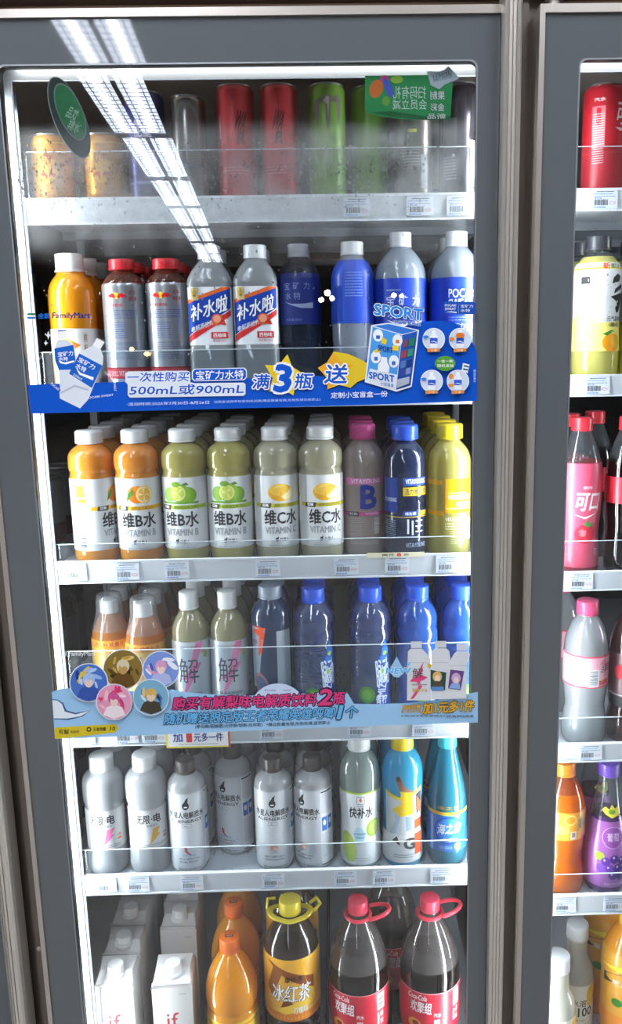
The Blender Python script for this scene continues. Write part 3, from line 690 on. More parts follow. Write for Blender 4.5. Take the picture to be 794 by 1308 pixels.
c_red = make_can('drink_can', 26, 157, red_c, [T('WA', 3, 96, 16, 122, '#54121c', .08, .2, rot=-.25), T('R', 4, 80, 14, 95, '#54121c', .08, .2), R(-24, 88, -20, 118, '#e88c90')]+lines(-20, 20, [50, 46, 42], '#e8a0a4', 1))
cans(c_red, -.1285, 'bright red can with dark lettering, left of the two', r=.026)
cans(c_red, -.0685, 'bright red can with dark lettering, beside the green can', r=.026, rot=-.35)
c_grn = make_can('drink_can', 25.5, 157, plain('#6f9638', .35, .2, 'green_can_paint'), [
    P([(-20, 108), (-18, 130), (-14, 136), (-8, 138), (-5, 134), (-9, 132), (-10, 128), (-11, 112), (-14, 100), (-15, 112)], '#6c6460'), P([(-9, 131), (-4, 138), (3, 142), (8, 138), (8, 133), (5, 130), (5, 112), (2, 96), (-1, 108), (-1, 128), (-4, 131)], '#756c68'),
    P([(6, 133), (11, 139), (17, 141), (21, 136), (20, 118), (18, 102), (15, 114), (14, 131), (10, 132)], '#6c6460'), P([(-5, 133), (0, 139), (4, 138), (2, 112), (1, 128)], '#b0a4a0')])
cans(c_grn, -.0030, 'light green can with grey claw marks', r=.0255)
cans(c_grn, .0560, 'dull green can turned sideways, behind the green sticker', r=.0255, rot=1.9, y0=.125)
c_dk = make_can('drink_can', 26.5, 157, plain('#47424a', .25, .75, 'dark_can_paint'), [R(-26, 30, -6, 110, '#5a545c')]+lines(-24, -6, [60-4*k for k in range(8)], '#c8c0c8', .9, dash=3)+[E(-10, 62, 2, 2, '#e0dce0'), P([(12, 84), (24, 96), (24, 150), (16, 138), (14, 110)], '#2a282c'), R(14, 10, 26, 82, '#c9cacc')]+bars(15, 25, 14, 34, '#55585c', 9, True)+lines(15, 25, [78-3*k for k in range(14)], '#6a6c70', .8, dash=2))
cans(c_dk, .1785, 'dark grey can with barcode, rightmost on the shelf', r=.0265, z=z1)
c_wh = make_can('drink_can', 26.5, 157, plain('#6e6864', .3, .7, 'grey_brown_can_paint'), lines(-18, 6, [70-4*k for k in range(7)], '#b8b2b0', .9, dash=3)+[R(8, 20, 18, 64, '#a8a6a6'), R(-10, 92, 2, 96, '#d8c83a')])
cans(c_wh, .1165, 'grey brown can left of the dark barcode can', r=.0265)

# ---- fourth shelf
z4 = SH[4][0]+DK; G4 = 'bottles on the fourth shelf'
ginl = film('amber_drink', '#f0b070', cloud=.6, cloudcol='#e0904a', edge='#b06a30', spec=1.3)
overc = film('clear_overcap', '#f2f4f6', cloud=.16, cloudcol='#f4f4f4', edge='#a8aeb4', spec=1.5)
GN = [(24, 0), (28, 2), (30.5, 10), (30.5, 120), (30, 138), (27, 150), (21, 162), (15, 172), (13, 175), (13, 180), (12, 180)]
def overcap(root):
    q = MB(); q.lathe([(a/1000, b_/1000) for a, b_ in chaikin([(28.5, 148), (24, 162), (20.5, 176), (20, 196), (18.5, 203), (15, 205), (1, 205)], 1)], overc, 32, cap0=False); q.build('overcap', root, smooth=True)
b_gn = make_bottle('overcap_bottle', GN, [(230, ginl)], (174, 195, 14.5, '#e6e6e4', .9), (12, 136, plain('#dca84a', .35, .35, 'gold_foil_label')), [R(-96, 124, 96, 136, '#d9902c'), T('人参饮料 能量补充', -32, 126.5, 32, 133, '#b8402a', .02), T('人', -10, 88, 14, 118, '#a87c34', .0), R(-40, 60, 40, 62, '#f0d890'), T('人参', -10, 66, 12, 80, '#a8742c', .02)], extra=overcap)
column(b_gn, -.3590, z4, 3, .031, 'gold-labelled bottle under a clear overcap', 'leftmost column, fourth shelf', rot=.1, group=G4, y0=.1370)
column(b_gn, -.3010, z4, 4, .031, 'gold-labelled bottle under a clear overcap', 'second column, fourth shelf', rot=-.1, group=G4, y0=.1145)
peark = film('pale_pear_drink', '#ece4b4', cloud=.45, cloudcol='#ece4b2', spec=1.8, refr=1.33)
JE = [(23, 0), (27, 2), (29.0, 9), (29.0, 120), (29.0, 136), (28.8, 150), (27.2, 158), (22, 170), (16, 178), (14.2, 182), (14.2, 190), (13, 190)]
b_je = make_bottle('electrolyte_bottle', JE, [(230, peark)], (184, 211, 15.2, '#f0f0ee', .92), (14, 138, plain('#cfd2d6', .3, .45, 'silver_white_label')), [P([(0, 92), (12, 137), (24, 137), (12, 104), (20, 104), (-12, 44), (-4, 78), (-12, 78)], '#e37aa8'),
    T('解', -17, 72, 15, 112, '#4a484e', -.002), T('有解·电解质饮料', -22, 52, 20, 57, '#55535a', .01), T('ELECTROLYTE DRINK', -22, 129, 16, 132, '#6a6870', .0), T('梨味·汁水', -18, 36, 22, 46, '#b8a83c', .03, stroke=.02, scol='#3c3a30'), E(28, 116, 4, 6, '#9cae5c'), T('0糖', 18, 118, 26, 124, '#e07a9c'),
    T('净含量500ml', -18, 22, 14, 27, '#6a6870')])
column(b_je, -.2310, z4, 3, .0315, 'silver bottle with pink lightning label', 'third column, fourth shelf', rot=.0, group=G4)
column(b_je, -.1720, z4, 3, .0315, 'silver bottle with pink lightning label', 'fourth column, fourth shelf', rot=.05, group=G4)
GA = [(26, 0), (30, 2), (32, 9), (32, 40), (30, 52), (31.5, 70), (31.5, 130), (31, 150), (31.5, 162), (30, 176), (25, 187), (18, 195), (16, 198), (16, 203), (15, 203)]
slate = film('slate_blue_drink', '#6a80a4', cloud=.5, cloudcol='#4c6690', edge='#2a3c5e', spec=1.2)
b_ga = make_bottle('sports_drink_bottle', GA, [(230, slate)], (198, 218, 18.5, '#98a4b4', .92), None, [P([(-34, 60), (-34, 158), (-8, 156), (-14, 120), (-22, 60)], '#9aa4b2'), P([(-30, 160), (-6, 158), (-14, 116), (-20, 112), (-18, 144), (-30, 148)], '#d8502c'), R(10, 40, 36, 152, '#9aa2ac'), E(-14, 60, 12, 26, '#a86a64', rot=.3), E(-14, 60, 9, 21, '#46587a', rot=.3), T('能量', -32, 132, -22, 138, '#5c6674')], stepv=8)
column(b_ga, -.1060, z4, 2, .033, 'slate blue sports drink with grey cap', 'fifth column, fourth shelf', rot=.0, group=G4)
MZ = [(26, 0), (30, 2), (33, 9), (33, 60), (33, 105), (33, 114), (30.5, 119), (30.5, 123), (33, 131), (33.5, 139), (31, 146), (31, 149), (32, 156), (31, 168), (26, 178), (18, 187), (16.5, 190), (16.5, 195), (15, 195)]
bluel = film('blue_tinted_drink', '#c4d0fa', cloud=.22, cloudcol='#94acf4', spec=2.4, refr=1.33)
bluel2 = film('bright_blue_drink', '#8cb0ff', cloud=.50, cloudcol='#4c8cff', spec=2.4, refr=1.33)
mzart = [R(10, 26, 34, 110, '#27439c'), P([(12, 100), (22, 134), (30, 116), (26, 96)], '#2c7ad0'), E(-8, 46, 13, 14, '#5a9c3c'), E(-8, 46, 8, 9, '#7cb84c'), T('脉动', 5, 60, 31, 104, '#e8eef8', .05, .25, rot=.15), T('MIZONE', -6, 60, 44, 74, '#d4dcf0', .04, rot=1.4), T('青柠', 6, 30, 26, 44, '#e8eef8', .03), E(22, 112, 4, 3, '#b8d63c', rot=.5), E(18, 84, 3, 4, '#9cc83c')]
def mz(m_, rot=0): return make_bottle('grooved_sports_bottle', MZ, [(230, m_)], (190, 212, 18.2, '#3566ee', .93), None, mzart, ring_=(190.5, 17.5, '#2f5ce0'), stepv=6)
b_m1 = mz(bluel); b_m2 = mz(bluel2)
column(b_m1, -.0400, z4, 3, .0345, 'grooved blue sports bottle', 'sixth column, fourth shelf', rot=.15, group=G4)
column(b_m1, .0480, z4, 3, .0345, 'grooved blue sports bottle', 'seventh column, fourth shelf', rot=.0, group=G4)
column(b_m2, .1210, z4, 3, .0345, 'bright blue grooved sports bottle', 'eighth column, fourth shelf', rot=.4, group=G4)
column(b_m2, .1915, z4, 3, .0345, 'bright blue grooved sports bottle', 'ninth column, fourth shelf', rot=.4, group=G4)

# ---- fifth shelf
z5 = SH[5][0]+DK; G5 = 'bottles on the fifth shelf'
WX = [(27, 0), (31, 2), (33.0, 9), (33.2, 20), (32.5, 32), (32, 40), (31, 44), (30.5, 50), (30.8, 108), (31, 118), (32.8, 124), (33.2, 134), (33.2, 148), (32, 160), (27, 168), (20, 173), (18.5, 175), (18.5, 181), (17, 181)]
cl5 = film('pale_water', '#f4f8fb', cloud=.56, cloudcol='#fafcff', ior=1.4, rough=.04, spec=1.8, refr=1.33)
def wx(bolt):
    return make_bottle('water_bottle', WX, [(230, cl5)], (173, 198, 19.5, '#dfe0e0', .9), (46, 114, paper), [T('无限', -19, 91, 3, 105.5, '#2c2c32', .045), R(5, 97.4, 7, 99.4, '#2c2c32'), T('电', 9, 91, 21, 106, '#2c2c32', .045), T('电解质水', -3, 84.5, 16, 89.5, '#8a8c92'), P([(2, 61), (8, 82), (20, 83), (14, 72), (19, 71), (0, 53), (4.5, 65)], bolt), T('0糖', 24, 66, 31, 71, '#c05a48'), E(28, 62, 4, 2.4, '#d88a6a')]
        +lines(-16, 30, [54, 51], '#5a5a62', .9, dash=3))
b_w1 = wx('#ea7aa8'); b_w2 = wx('#e2b04c')
column(b_w1, -.3850, z5, 3, .0350, 'white-capped clear water, pink bolt label', 'leftmost column, fifth shelf', rot=.05, group=G5)
column(b_w2, -.3168, z5, 3, .0350, 'white-capped clear water, yellow bolt label', 'second column, fifth shelf', rot=.22, group=G5)
AL = [(25, 0), (28.6, 2), (30.4, 8), (30.6, 20), (30.6, 138), (30.4, 147), (28, 155), (20, 162), (15.5, 165), (14.3, 167), (14.3, 172), (13, 172)]
def alien(flav):
    it = [E(0, 121.5, 5.6, 6.6, '#2c2a2c'), P([(-3, 126), (1, 133), (5, 136), (4, 131), (3.5, 126)], '#2c2a2c'), E(0, 119.5, 3, 1.2, '#e8eaee'), T('外星人电解质水', -30, 100, 30, 111, '#222124', .045), T('ALIENERGY', -27, 92.5, 27, 97.5, '#2a292c', .04),
          R(-7.5, 84, 7.5, 89.5, '#4a494c'), R(-7, 84.5, 7, 89, '#e2e5ea'), T('0糖·0卡', -5, 85.5, 5, 88, '#3a393c'), T('0糖0卡 电解质≥200mg', -15, 27, 18, 31, '#4a494c', .01), T('维生素B 果味饮料', -15, 22, 16, 25.5, '#4a494c', .01), T('果味饮料 净含量:500ml', -18, 9, 22, 12.5, '#6a6c72')]
    it += [P([(-6, 44), (-1, 38), (7, 34), (0, 42), (-1, 49)], '#c0506a'), E(-3, 48, 2.4, 2.4, '#d04a5c'), T('青柠风味', -9, 33.5, 12, 37, '#5a9ad0', .01)] if flav else [E(1, 45, 6, 6, '#e6a090'), E(3, 43, 3, 3, '#f2c8b8'), T('白桃味', -6, 36, 8, 38.8, '#b8a09a')]
    it += [R(32, 10, 58, 140, '#e8eaee')]+[R(33, 136, 56, 138.5, '#3a393c')]+lines(34, 56, [133-2.8*k for k in range(12)], '#6a6c74', .8, dash=3)+[R(34, 70, 44, 94, '#3a78c8'), R(46, 70, 56, 94, '#3a78c8'), E(39, 84, 3, 5, '#e8eaee'), E(51, 84, 3, 5, '#e8eaee')]+lines(34, 56, [64-3*k for k in range(14)], '#8a8c94', .8, dash=3, seed=6)+[R(33, 10, 56, 12, '#3a393c')]
    return make_bottle('electrolyte_water_bottle', AL, [(230, cl5)], (167, 188, 15.6, '#4b4240', .93), (8, 142, satin), it, ring_=(167.5, 15.8, '#4b4240'))
b_a1 = alien(True); b_a2 = alien(False)
column(b_a1, -.2515, z5, 3, .0325, 'brown-capped white water bottle', 'third column, fifth shelf', rot=.08, group=G5)
column(b_a1, -.1825, z5, 2, .0325, 'brown-capped white water bottle set further back', 'fourth column, fifth shelf', y0=.165, rot=-.50, group=G5)
column(b_a2, -.1125, z5, 3, .0325, 'brown-capped white water bottle', 'fifth column, fifth shelf', rot=.0, group=G5)
column(b_a2, -.0485, z5, 3, .0325, 'brown-capped white water bottle', 'sixth column, fifth shelf', rot=-.62, group=G5)
KB = [(26, 0), (31, 2), (33, 9), (32.5, 40), (31, 60), (30.5, 80), (32, 110), (33, 126), (33.5, 145), (33, 165), (29, 180), (22, 191), (17, 196), (16, 199), (16, 203), (15, 203)]
mint = film('pale_mint_drink', '#e0f0ec', cloud=.46, cloudcol='#d8ece6', spec=1.8, refr=1.33)
b_kb = make_bottle('sports_drink_bottle', KB, [(230, mint)], (198, 220, 18.6, '#e3e6e8', .93), (10, 136, plain('#e8ecee', .35, 0, 'white_sport_label', coat=.3)), [R(-104, 134, 104, 137, '#b8d24c'), R(-6.5, 117, 6.5, 130, '#5a5a5e'), R(-5.8, 117.7, 5.8, 129.3, '#f0f2f4'), P([(0, 128), (-3.4, 123), (-.4, 123), (-1.6, 118.8), (3.8, 124.4), (.8, 124.4), (2.6, 128)], '#e07030'), T('GATORADE', -6, 112.5, 7, 115, '#5a5a5e'),
    T('快补水', -19, 92, 20, 111, '#2c2c30', .04, .15), E(-22, 40, 14, 26, '#bdd468', rot=.2), E(22, 72, 13, 15, '#a8c84a', rot=-.4), E(23, 72, 10, 12, '#c6de78', rot=-.4), E(-3, 62, 9, 14, '#b8dcea'), T('补充电解质', -12, 62, 8, 66, '#4a86a8'), T('500ml', -8, 56, 5, 60, '#4a86a8')]+lines(-14, 16, [22, 18], '#8a9096', .8), stepv=7)
column(b_kb, .0275, z5, 2, .0340, 'white-capped pale sports drink with lime label', 'seventh column, fifth shelf', rot=.0, group=G5)
tealn = film('sky_blue_drink', '#6cc8ea', cloud=.72, cloudcol='#48c0ea', edge='#1478a4', spec=1.4)
b_gt = make_bottle('sports_drink_bottle', KB, [(230, tealn)], (198, 220, 18.6, '#f0d024', .93), (12, 60, plain('#d9dadb', .4)), [P([(-33, 130), (-10, 124), (34, 138), (34, 60), (-33, 60)], '#c8ced2'), P([(-33, 130), (-10, 121), (34, 136), (34, 141), (-8, 127), (-33, 136)], '#e4cc3a'),
    P([(-12, 152), (-4, 158), (0, 148), (10, 140), (18, 136), (10, 128), (-2, 132), (-8, 140)], '#8a6a5c'), E(-9, 158, 4, 5, '#5c443c'), P([(-6, 138), (14, 134), (16, 96), (-10, 92), (-20, 104), (-4, 116)], '#e6c22e'), P([(-18, 104), (-6, 92), (-14, 62), (-26, 60), (-14, 86)], '#a8bcd0'), P([(2, 92), (14, 92), (12, 68), (4, 66)], '#8fa4b8'),
    P([(20, 130), (33, 134), (33, 100), (22, 92)], '#3c3a44'), P([(22, 126), (32, 112), (32, 92), (24, 100)], '#d86a30'), R(18, 24, 34, 84, '#d4562c'), R(18, 60, 34, 68, '#e8e8ea'), T('G', 0, 36, 18, 54, '#4a4846', .08), P([(-20, 50), (-6, 42), (-12, 58)], '#4a4846')]+lines(-18, 16, [26, 22], '#5a5a5e', 1, dash=3), stepv=7)
column(b_gt, .0965, z5, 3, .0340, 'yellow-capped sky blue sports drink', 'eighth column, fifth shelf', rot=.0, group=G5)
HZ = [(26, 0), (31, 2), (33.5, 10), (34, 24), (33, 40), (31.5, 60), (31.5, 84), (32, 104), (30, 124), (26, 145), (21, 166), (16.5, 186), (14.5, 196), (14, 200), (14, 205), (13, 205)]
cyanl = film('cyan_drink', '#6cdcf4', cloud=.34, cloudcol='#4cd0f4', spec=2.0, refr=1.33)
b_hz = make_bottle('tapered_soda_bottle', HZ, [(230, cyanl)], (200, 220, 15.5, '#48cfe2', .9), (30, 94, plain('#2a72c8', .35, 0, 'sea_blue_label', coat=.3)), [R(-98, 92, 98, 98, '#d8b83c'), T('海之言', -20, 102, 18, 108, '#c8a83a', .02), E(0, 66, 26, 24, '#1f58b8'), E(0, 66, 23, 21, '#3a80d8'), T('海之言', -20, 58, 20, 76, '#e8f0f8', .04, .2, slope=.1), P([(-8, 62), (10, 66), (24, 74), (12, 62)], '#e8f0f8'),
    T('柠檬味', -10, 46, 12, 53, '#d8c048', .02), E(14, 38, 5.5, 5.5, '#e6cc54'), R(-34, 30, -28, 90, '#7ab8e8'), T('OCEAN', -16, 34, 4, 39, '#bcd8f0')], ring_=(199.5, 15.4, '#3cc0d6'), stepv=7)
column(b_hz, .1690, z5, 2, .0345, 'cyan-capped bright blue tapered bottle', 'ninth column, fifth shelf', rot=.0, group=G5)

# ---- bottom shelf
z6 = SH[6][0]+DK; G6 = 'cartons on the bottom shelf'
cart = plain('#d8d5d2', .4, 0, 'waxed_white_card', coat=.3)
def make_carton():
    root = empty('drink_carton'); w2, dp, h = .033, .032, .205
    mb = MB(); v = mb.v
    # body with a slanted, folded top: front edge lower than the back
    v += [(-w2, -dp, 0), (w2, -dp, 0), (w2, dp, 0), (-w2, dp, 0), (-w2, -dp, h), (w2, -dp, h), (w2, dp, h+.006), (-w2, dp, h+.006), (-w2+.006, -.004, h+.016), (w2-.006, -.004, h+.016), (-w2+.003, dp-.004, h+.018), (w2-.003, dp-.004, h+.018)]
    i = mb.mi(cart)
    for f in ((0, 1, 5, 4), (1, 2, 6, 5), (2, 3, 7, 6), (3, 0, 4, 7), (3, 2, 1, 0), (4, 5, 9, 8), (8, 9, 11, 10), (10, 11, 6, 7), (5, 6, 11, 9), (7, 4, 8, 10)): mb.f.append(f); mb.m.append(i)
    mb.build('carton_body', root, bevel=.0012)
    f = MB(); f.prism([(-w2-.001, h-.001), (-w2+.002, h+.008), (w2-.002, h+.008), (w2+.001, h-.001), (w2+.001, h+.001), (w2-.001, h+.0095), (-w2+.001, h+.0095), (-w2-.001, h+.001)], -dp-.0016, -dp+.003, cart); f.build('top_fold', root, smooth=True)
    c = MB(); c.lathe([(.0148, 0), (.0152, .003), (.0138, .0035), (.0136, .0145), (.0128, .0165), (.001, .0167)], cap_mat('#f0f0ee'), 48, ribs=1, rib=-.0006); co = c.build('cap', root, smooth=True); co.location = (0, -.006, h+.012)
    c = MB(); c.lathe([(.0165, 0), (.0165, .004), (.014, .006)], cap_mat('#ededeb'), 32); cc = c.build('cap_base', root, smooth=True); cc.location = (0, -.006, h+.0085)
    mp = lambda u, v_, lay: (u/1000, -dp-.0001-.00008*lay, v_/1000)
    art('carton_print', [T('if', -11, 128, 9, 158, '#b8404a', .0), T('椰子水', -8, 113, 2, 118, '#4a4a4e', .01), T('100% COCONUT', -8, 109, 14, 111.5, '#7a7a7e'), T('NON DAIRY', 12, 192, 24, 194.4, '#5a5a5e', .01)], mp, root, stepu=0)
    mp2 = lambda u, v_, lay: (w2+.0001+.00008*lay, u/1000, v_/1000)
    art('side_print', [E(-14, 186, 4, 6, '#a8a8a8'), E(-14, 186, 3, 4.8, '#e6e4e2')]+lines(-24, 24, [150-5*k for k in range(10)], '#b8b4b2', 1), mp2, root, stepu=0)
    return root
crt = make_carton()
ypos = [.098+.036, .205, .276, .350]
for k, (x, y, zz, rt, l) in enumerate(((-.3880, .122, 0, .03, 'white coconut drink carton at the front left of the bottom shelf'), (-.3920, .196, 0, .02, 'white coconut drink carton directly behind the front left one'),
        (-.3960, .268, .004, -.02, 'white coconut drink carton third back in the left row'), (-.3960, .352, .006, .0, 'white coconut drink carton furthest back in the left row'),
        (-.2920, .122, 0, .04, 'white coconut drink carton standing beside the orange juice bottle'), (-.3050, .262, 0, .0, 'white coconut carton second in the right row, red logo half hidden'), (-.3120, .334, 0, .0, 'white coconut carton furthest back in the right row'))):
    place(crt, x, y, z6+zz, rt, l, 'carton', G6)
OJ2 = [(30, 0), (40, 2), (44, 12), (42, 30), (44, 40), (44, 130), (43, 140), (41.5, 144), (44, 150), (45, 170), (42, 192), (34, 214), (23, 232), (16, 240), (14.5, 243), (14.5, 252), (13, 252)]
b_o2 = make_bottle('large_juice_bottle', OJ2, [(300, oj)], (243, 268, 17.2, '#ee7424', .93), (40, 134, plain('#e4c02c', .4, 0, 'yellow_label')), [P([(-20, 60), (30, 120), (34, 84), (10, 56)], '#2e2c2a'), T('橙', -24, 90, 2, 124, '#c85a14', .05), R(-60, 124, 60, 128, '#d8861c')],
    extra=lambda root: art('cap_print', [R(-7, -3.5, 7, 3.5, '#5a2420'), T('果粒', -5, -2, 5, 2.4, '#e8b48a', .02)], lambda u, v_, lay: (u/1000, v_/1000, .26805+.0001*lay), root, stepu=0))
for k, (y, l) in enumerate(((.132, 'large orange juice bottle, orange cap, at the front'), (.222, 'large orange juice bottle second from the front'), (.312, 'large orange juice bottle third from the front'))):
    place(b_o2, -.1975-.003*k, y, z6, .1, l, 'juice bottle', 'large orange juice bottles')
tead = film('dark_tea', '#5a3a28', cloud=.45, cloudcol='#35241c', edge='#1e1410', spec=1.4)
TE = [(34, 0), (44, 2), (48, 12), (46, 24), (48, 34), (46, 44), (48, 54), (45.5, 66), (48, 78), (45.5, 90), (48, 102), (46, 114), (48, 124), (48, 215), (48, 236), (46, 246), (40, 262), (27, 284), (19, 293), (17, 297), (17, 305), (16, 305)]
def handle(col, lift, dx, turn):
    def f(root):
        mt = cap_mat(col); q = MB()
        q.tube([(.021*math.cos(a), .021*math.sin(a), lift) for a in [2*PI*k/20 for k in range(20)]], .0032, mt, 8, True)
        pts = []
        for k in range(15):
            a = -PI*.55+PI*1.1*k/14
            pts.append((.018+dx*(math.cos(a)+.2), .017*math.sin(a)*1.1, lift+.004+dx*.25*(math.cos(a))))
        q.tube(pts, .0034, mt, 8); o = q.build('carry_ring', root, smooth=True); o.rotation_euler.z = turn
    return f
def tea_handle(root):
    mt = cap_mat('#dcc832'); q = MB()
    for (a, b_, cx) in ((.030, .024, 0), (.026, .020, 0)):
        q.tube([(cx+a*math.cos(t)*(1.25 if abs(math.cos(t)) > .7 else 1), b_*math.sin(t), .297+.003*math.cos(2*t)) for t in [2*PI*k/24 for k in range(24)]], .0026, mt, 8, True)
    q.tube([(.03, 0, .297), (.042, -.004, .303), (.052, -.002, .313), (.046, .008, .317), (.034, .012, .305)], .003, mt, 8)
    q.tube([(-.03, 0, .297), (-.040, .004, .303), (-.038, .012, .315), (-.026, .016, .313)], .003, mt, 8); q.build('carry_ring', root, smooth=True)
b_te = make_bottle('large_tea_bottle', TE, [(222, tead), (400, film('clear_brownish_wall', '#b8aca0', cloud=.18, cloudcol='#8a7c70', edge='#4a4038', spec=1.6))], (299, 323, 19, '#dcc832', .93), (122, 240, plain('#e0a428', .35, 0, 'tea_orange_label', coat=.2)), [
    R(-150, 122, 150, 138, '#d47c20'), P([(-46, 236), (44, 200), (44, 176), (-20, 214)], '#8a4a20'), P([(-46, 180), (-30, 226), (-12, 218), (-34, 165)], '#8c5424'), P([(20, 238), (46, 238), (46, 150), (30, 185)], '#f0c83c'), P([(-20, 146), (-8, 172), (10, 148)], '#7a4420'), P([(-36, 142), (36, 168), (42, 152), (-10, 136)], '#e8bc3c'),
    T('康师傅', -10, 198, 20, 209, '#2c2420', .03), T('冰红茶', -35, 160, 36, 192, '#f4f0ea', .05, .15, stroke=.04, scol='#3a3636'), T('柠檬味', 4, 137, 30, 150, '#f4ecd8', .03, stroke=.03, scol='#5a3a20')], extra=tea_handle)
place(b_te, -.0945, .150, z6, .0, 'large iced tea bottle with yellow cap and carry ring, front one', 'tea bottle', 'large iced tea bottles')
place(b_te, -.0985, .252, z6, .3, 'large iced tea bottle behind the other, mostly hidden', 'tea bottle', 'large iced tea bottles')
cola = film('cola_liquid', '#2e1a14', cloud=.55, cloudcol='#1a0e0c', edge='#0a0606', spec=1.4)
colc = film('cola_clear_wall', '#cfc8c4', cloud=.22, cloudcol='#b4acaa', edge='#6c6460', spec=2.0)
CO = [(34, 0), (44, 2), (50, 14), (48, 34), (47, 60), (50, 80), (52.5, 100), (52.5, 178), (52, 192), (49, 214), (42, 240), (32, 262), (22, 280), (16, 291), (14.8, 296), (14.8, 303), (13.5, 303)]
b_co = make_bottle('large_cola_bottle', CO, [(204, cola), (400, colc)], (296, 318, 17.2, '#dc4058', .93), (84, 172, plain('#c41e34', .35, 0, 'cola_red_label', coat=.3)), [T('欢聚组', -46, 132, -8, 154, '#f4eef0', .04, .1, stroke=.03, scol='#7c1420'), T('Coca-Cola', -50, 157, -16, 167, '#f4e4e6', .03, .2), T('汽水', -4, 126, 9, 134, '#f2dede', .02), R(-3, 106, 7, 121, '#e8dcdc'), R(-1.6, 109, 5.6, 119, '#a09494'), T('净含量:2升', -15, 92, 22, 100, '#f2dede', .02),
    R(34, 136, 50, 167, '#f0eeee')]+bars(35, 49, 138, 166, '#5a4a4c', 5, True)+[R(34, 108, 38, 130, '#f0d8d8'), T('饮', 40, 106, 48, 117, '#f2dede'), T('聚', 40, 120, 48, 131, '#f2dede'), E(-38, 108, 13, 11, '#e89a4a'), E(-36, 110, 6, 5, '#7c2a20'), R(-165, 84, 165, 85.5, '#8a1224'), R(-165, 170.5, 165, 172, '#e89aa4')], extra=handle('#e03a50', .289, .030, 0))
G7 = 'large cola bottles'
place(b_co, .0215, .150, z6, -.05, 'large red-labelled cola bottle, ring handle sticking out sideways, beside the iced tea', 'cola bottle', G7)
place(b_co, .1445, .150, z6, .10, 'large red-labelled cola bottle standing at the right end of the shelf', 'cola bottle', G7)
place(b_co, .0830, .262, z6, .5, 'large cola bottle standing behind and between the two front ones', 'cola bottle', G7)
for x, l in ((-.3400, 'between the two carton rows'), (-.2440, 'between cartons and orange juice'), (-.1475, 'between orange juice and iced tea'), (-.0380, 'between iced tea and cola'), (.0835, 'between the two front cola bottles')):
    b = MB(); b.box(x-.0008, x+.0008, .084, .80, z6+EPS, z6+.035, plain('#2c2a2c', .4)); b.box(x-.003, x+.003, .084, .80, z6+EPS, z6+.0015, plain('#2c2a2c', .4))
    o = b.build('shelf_divider'); tag(o, 'thin dark divider rail on the bottom shelf '+l, 'divider', 'bottom shelf dividers')

# ---- right door
zr = {k: SR[k][0]+DK for k in SR}
GR = 'drinks behind the right door'
c_ck = make_can('drink_can', 30, 150, plain('#b01c2a', .36, .1, 'deep_red_can_paint'), [T('可', 8, 96, 26, 124, '#e8dcdc', .03, .3), P([(6, 92), (14, 88), (26, 90), (30, 96), (20, 92)], '#e8dcdc'), R(-26, 66, -8, 120, '#d87078'), R(-20, 96, -14, 118, '#b01c2c')]+lines(-25, -9, [110-3*k for k in range(22)], '#f0d0d0', .9, dash=2.4)+[T('汽水', -24, 126, -8, 131, '#f0d8d8'), R(-60, 60, 60, 61, '#d8404c')])
cans(c_ck, .3835, 'deep red cola can behind the right door', r=.030, z=zr[1], group=GR, where='on its top shelf')
cans(c_ck, .4455, 'deep red cola can at the right edge', r=.030, z=zr[1], group=GR, where='on its top shelf', rot=.6)
YQ = [(26, 0), (31, 2), (33.5, 9), (34, 40), (32, 70), (32, 100), (34, 130), (34, 152), (30, 168), (21, 178), (16, 182), (15.5, 190), (14, 190)]
yqm = film('pale_yellow_green_drink', '#ece8a0', cloud=.8, cloudcol='#e6e080', edge='#8c8a34', spec=1.4)
b_yq = make_bottle('fruit_tea_bottle', YQ, [(176, yqm), (230, PET)], (185, 205, 18, '#3c3c42', .93), (44, 168, paper), [R(-107, 158, 107, 168, '#ecd428'), P([(-107, 44), (107, 44), (107, 70), (40, 86), (-8, 84), (-30, 104), (-50, 90), (-107, 74)], '#f0e27a'), T('新', -2, 158, 8, 167, '#e05028', .05), T('维C水', 10, 159, 28, 166, '#5a6a28', .03),
    P([(14, 146), (22, 152), (30, 148), (26, 141), (12, 138)], '#1c1a1c'), P([(18, 131), (32, 138), (36, 133), (16, 124)], '#1c1a1c'), P([(10, 120), (34, 126), (38, 118), (30, 100), (24, 97), (20, 104), (24, 112)], '#1c1a1c'), T('元气森林', 6, 86, 34, 93, '#2c2a2c', .02), T('0糖0脂', 10, 78, 30, 84, '#3c3a3c'),
    E(16, 56, 16, 13, '#ee9c24'), E(24, 58, 10, 9, '#e2b43a'), P([(0, 68), (14, 74), (20, 72), (8, 66)], '#4c8a34'), R(-34, 60, -22, 154, '#f4f4f2'), R(-34, 138, -20, 148, '#3a3a3c')]+lines(-32, -24, [130-3*k for k in range(22)], '#8a8c90', .8, dash=2.4), stepv=8)
column(b_yq, .3830, zr[2], 2, .0345, 'yellow and white fruit drink, right door', 'second shelf, left', rot=.0, group=GR)
column(b_yq, .4560, zr[2], 2, .0345, 'yellow and white fruit drink, right door', 'second shelf, at the photo edge', rot=.0, group=GR)
CK = [(24, 0), (29, 2), (31, 9), (30.5, 40), (28.5, 64), (30, 84), (32, 100), (32.5, 150), (31.5, 166), (27, 184), (20, 204), (15, 216), (14.2, 219), (14.2, 224), (13, 224)]
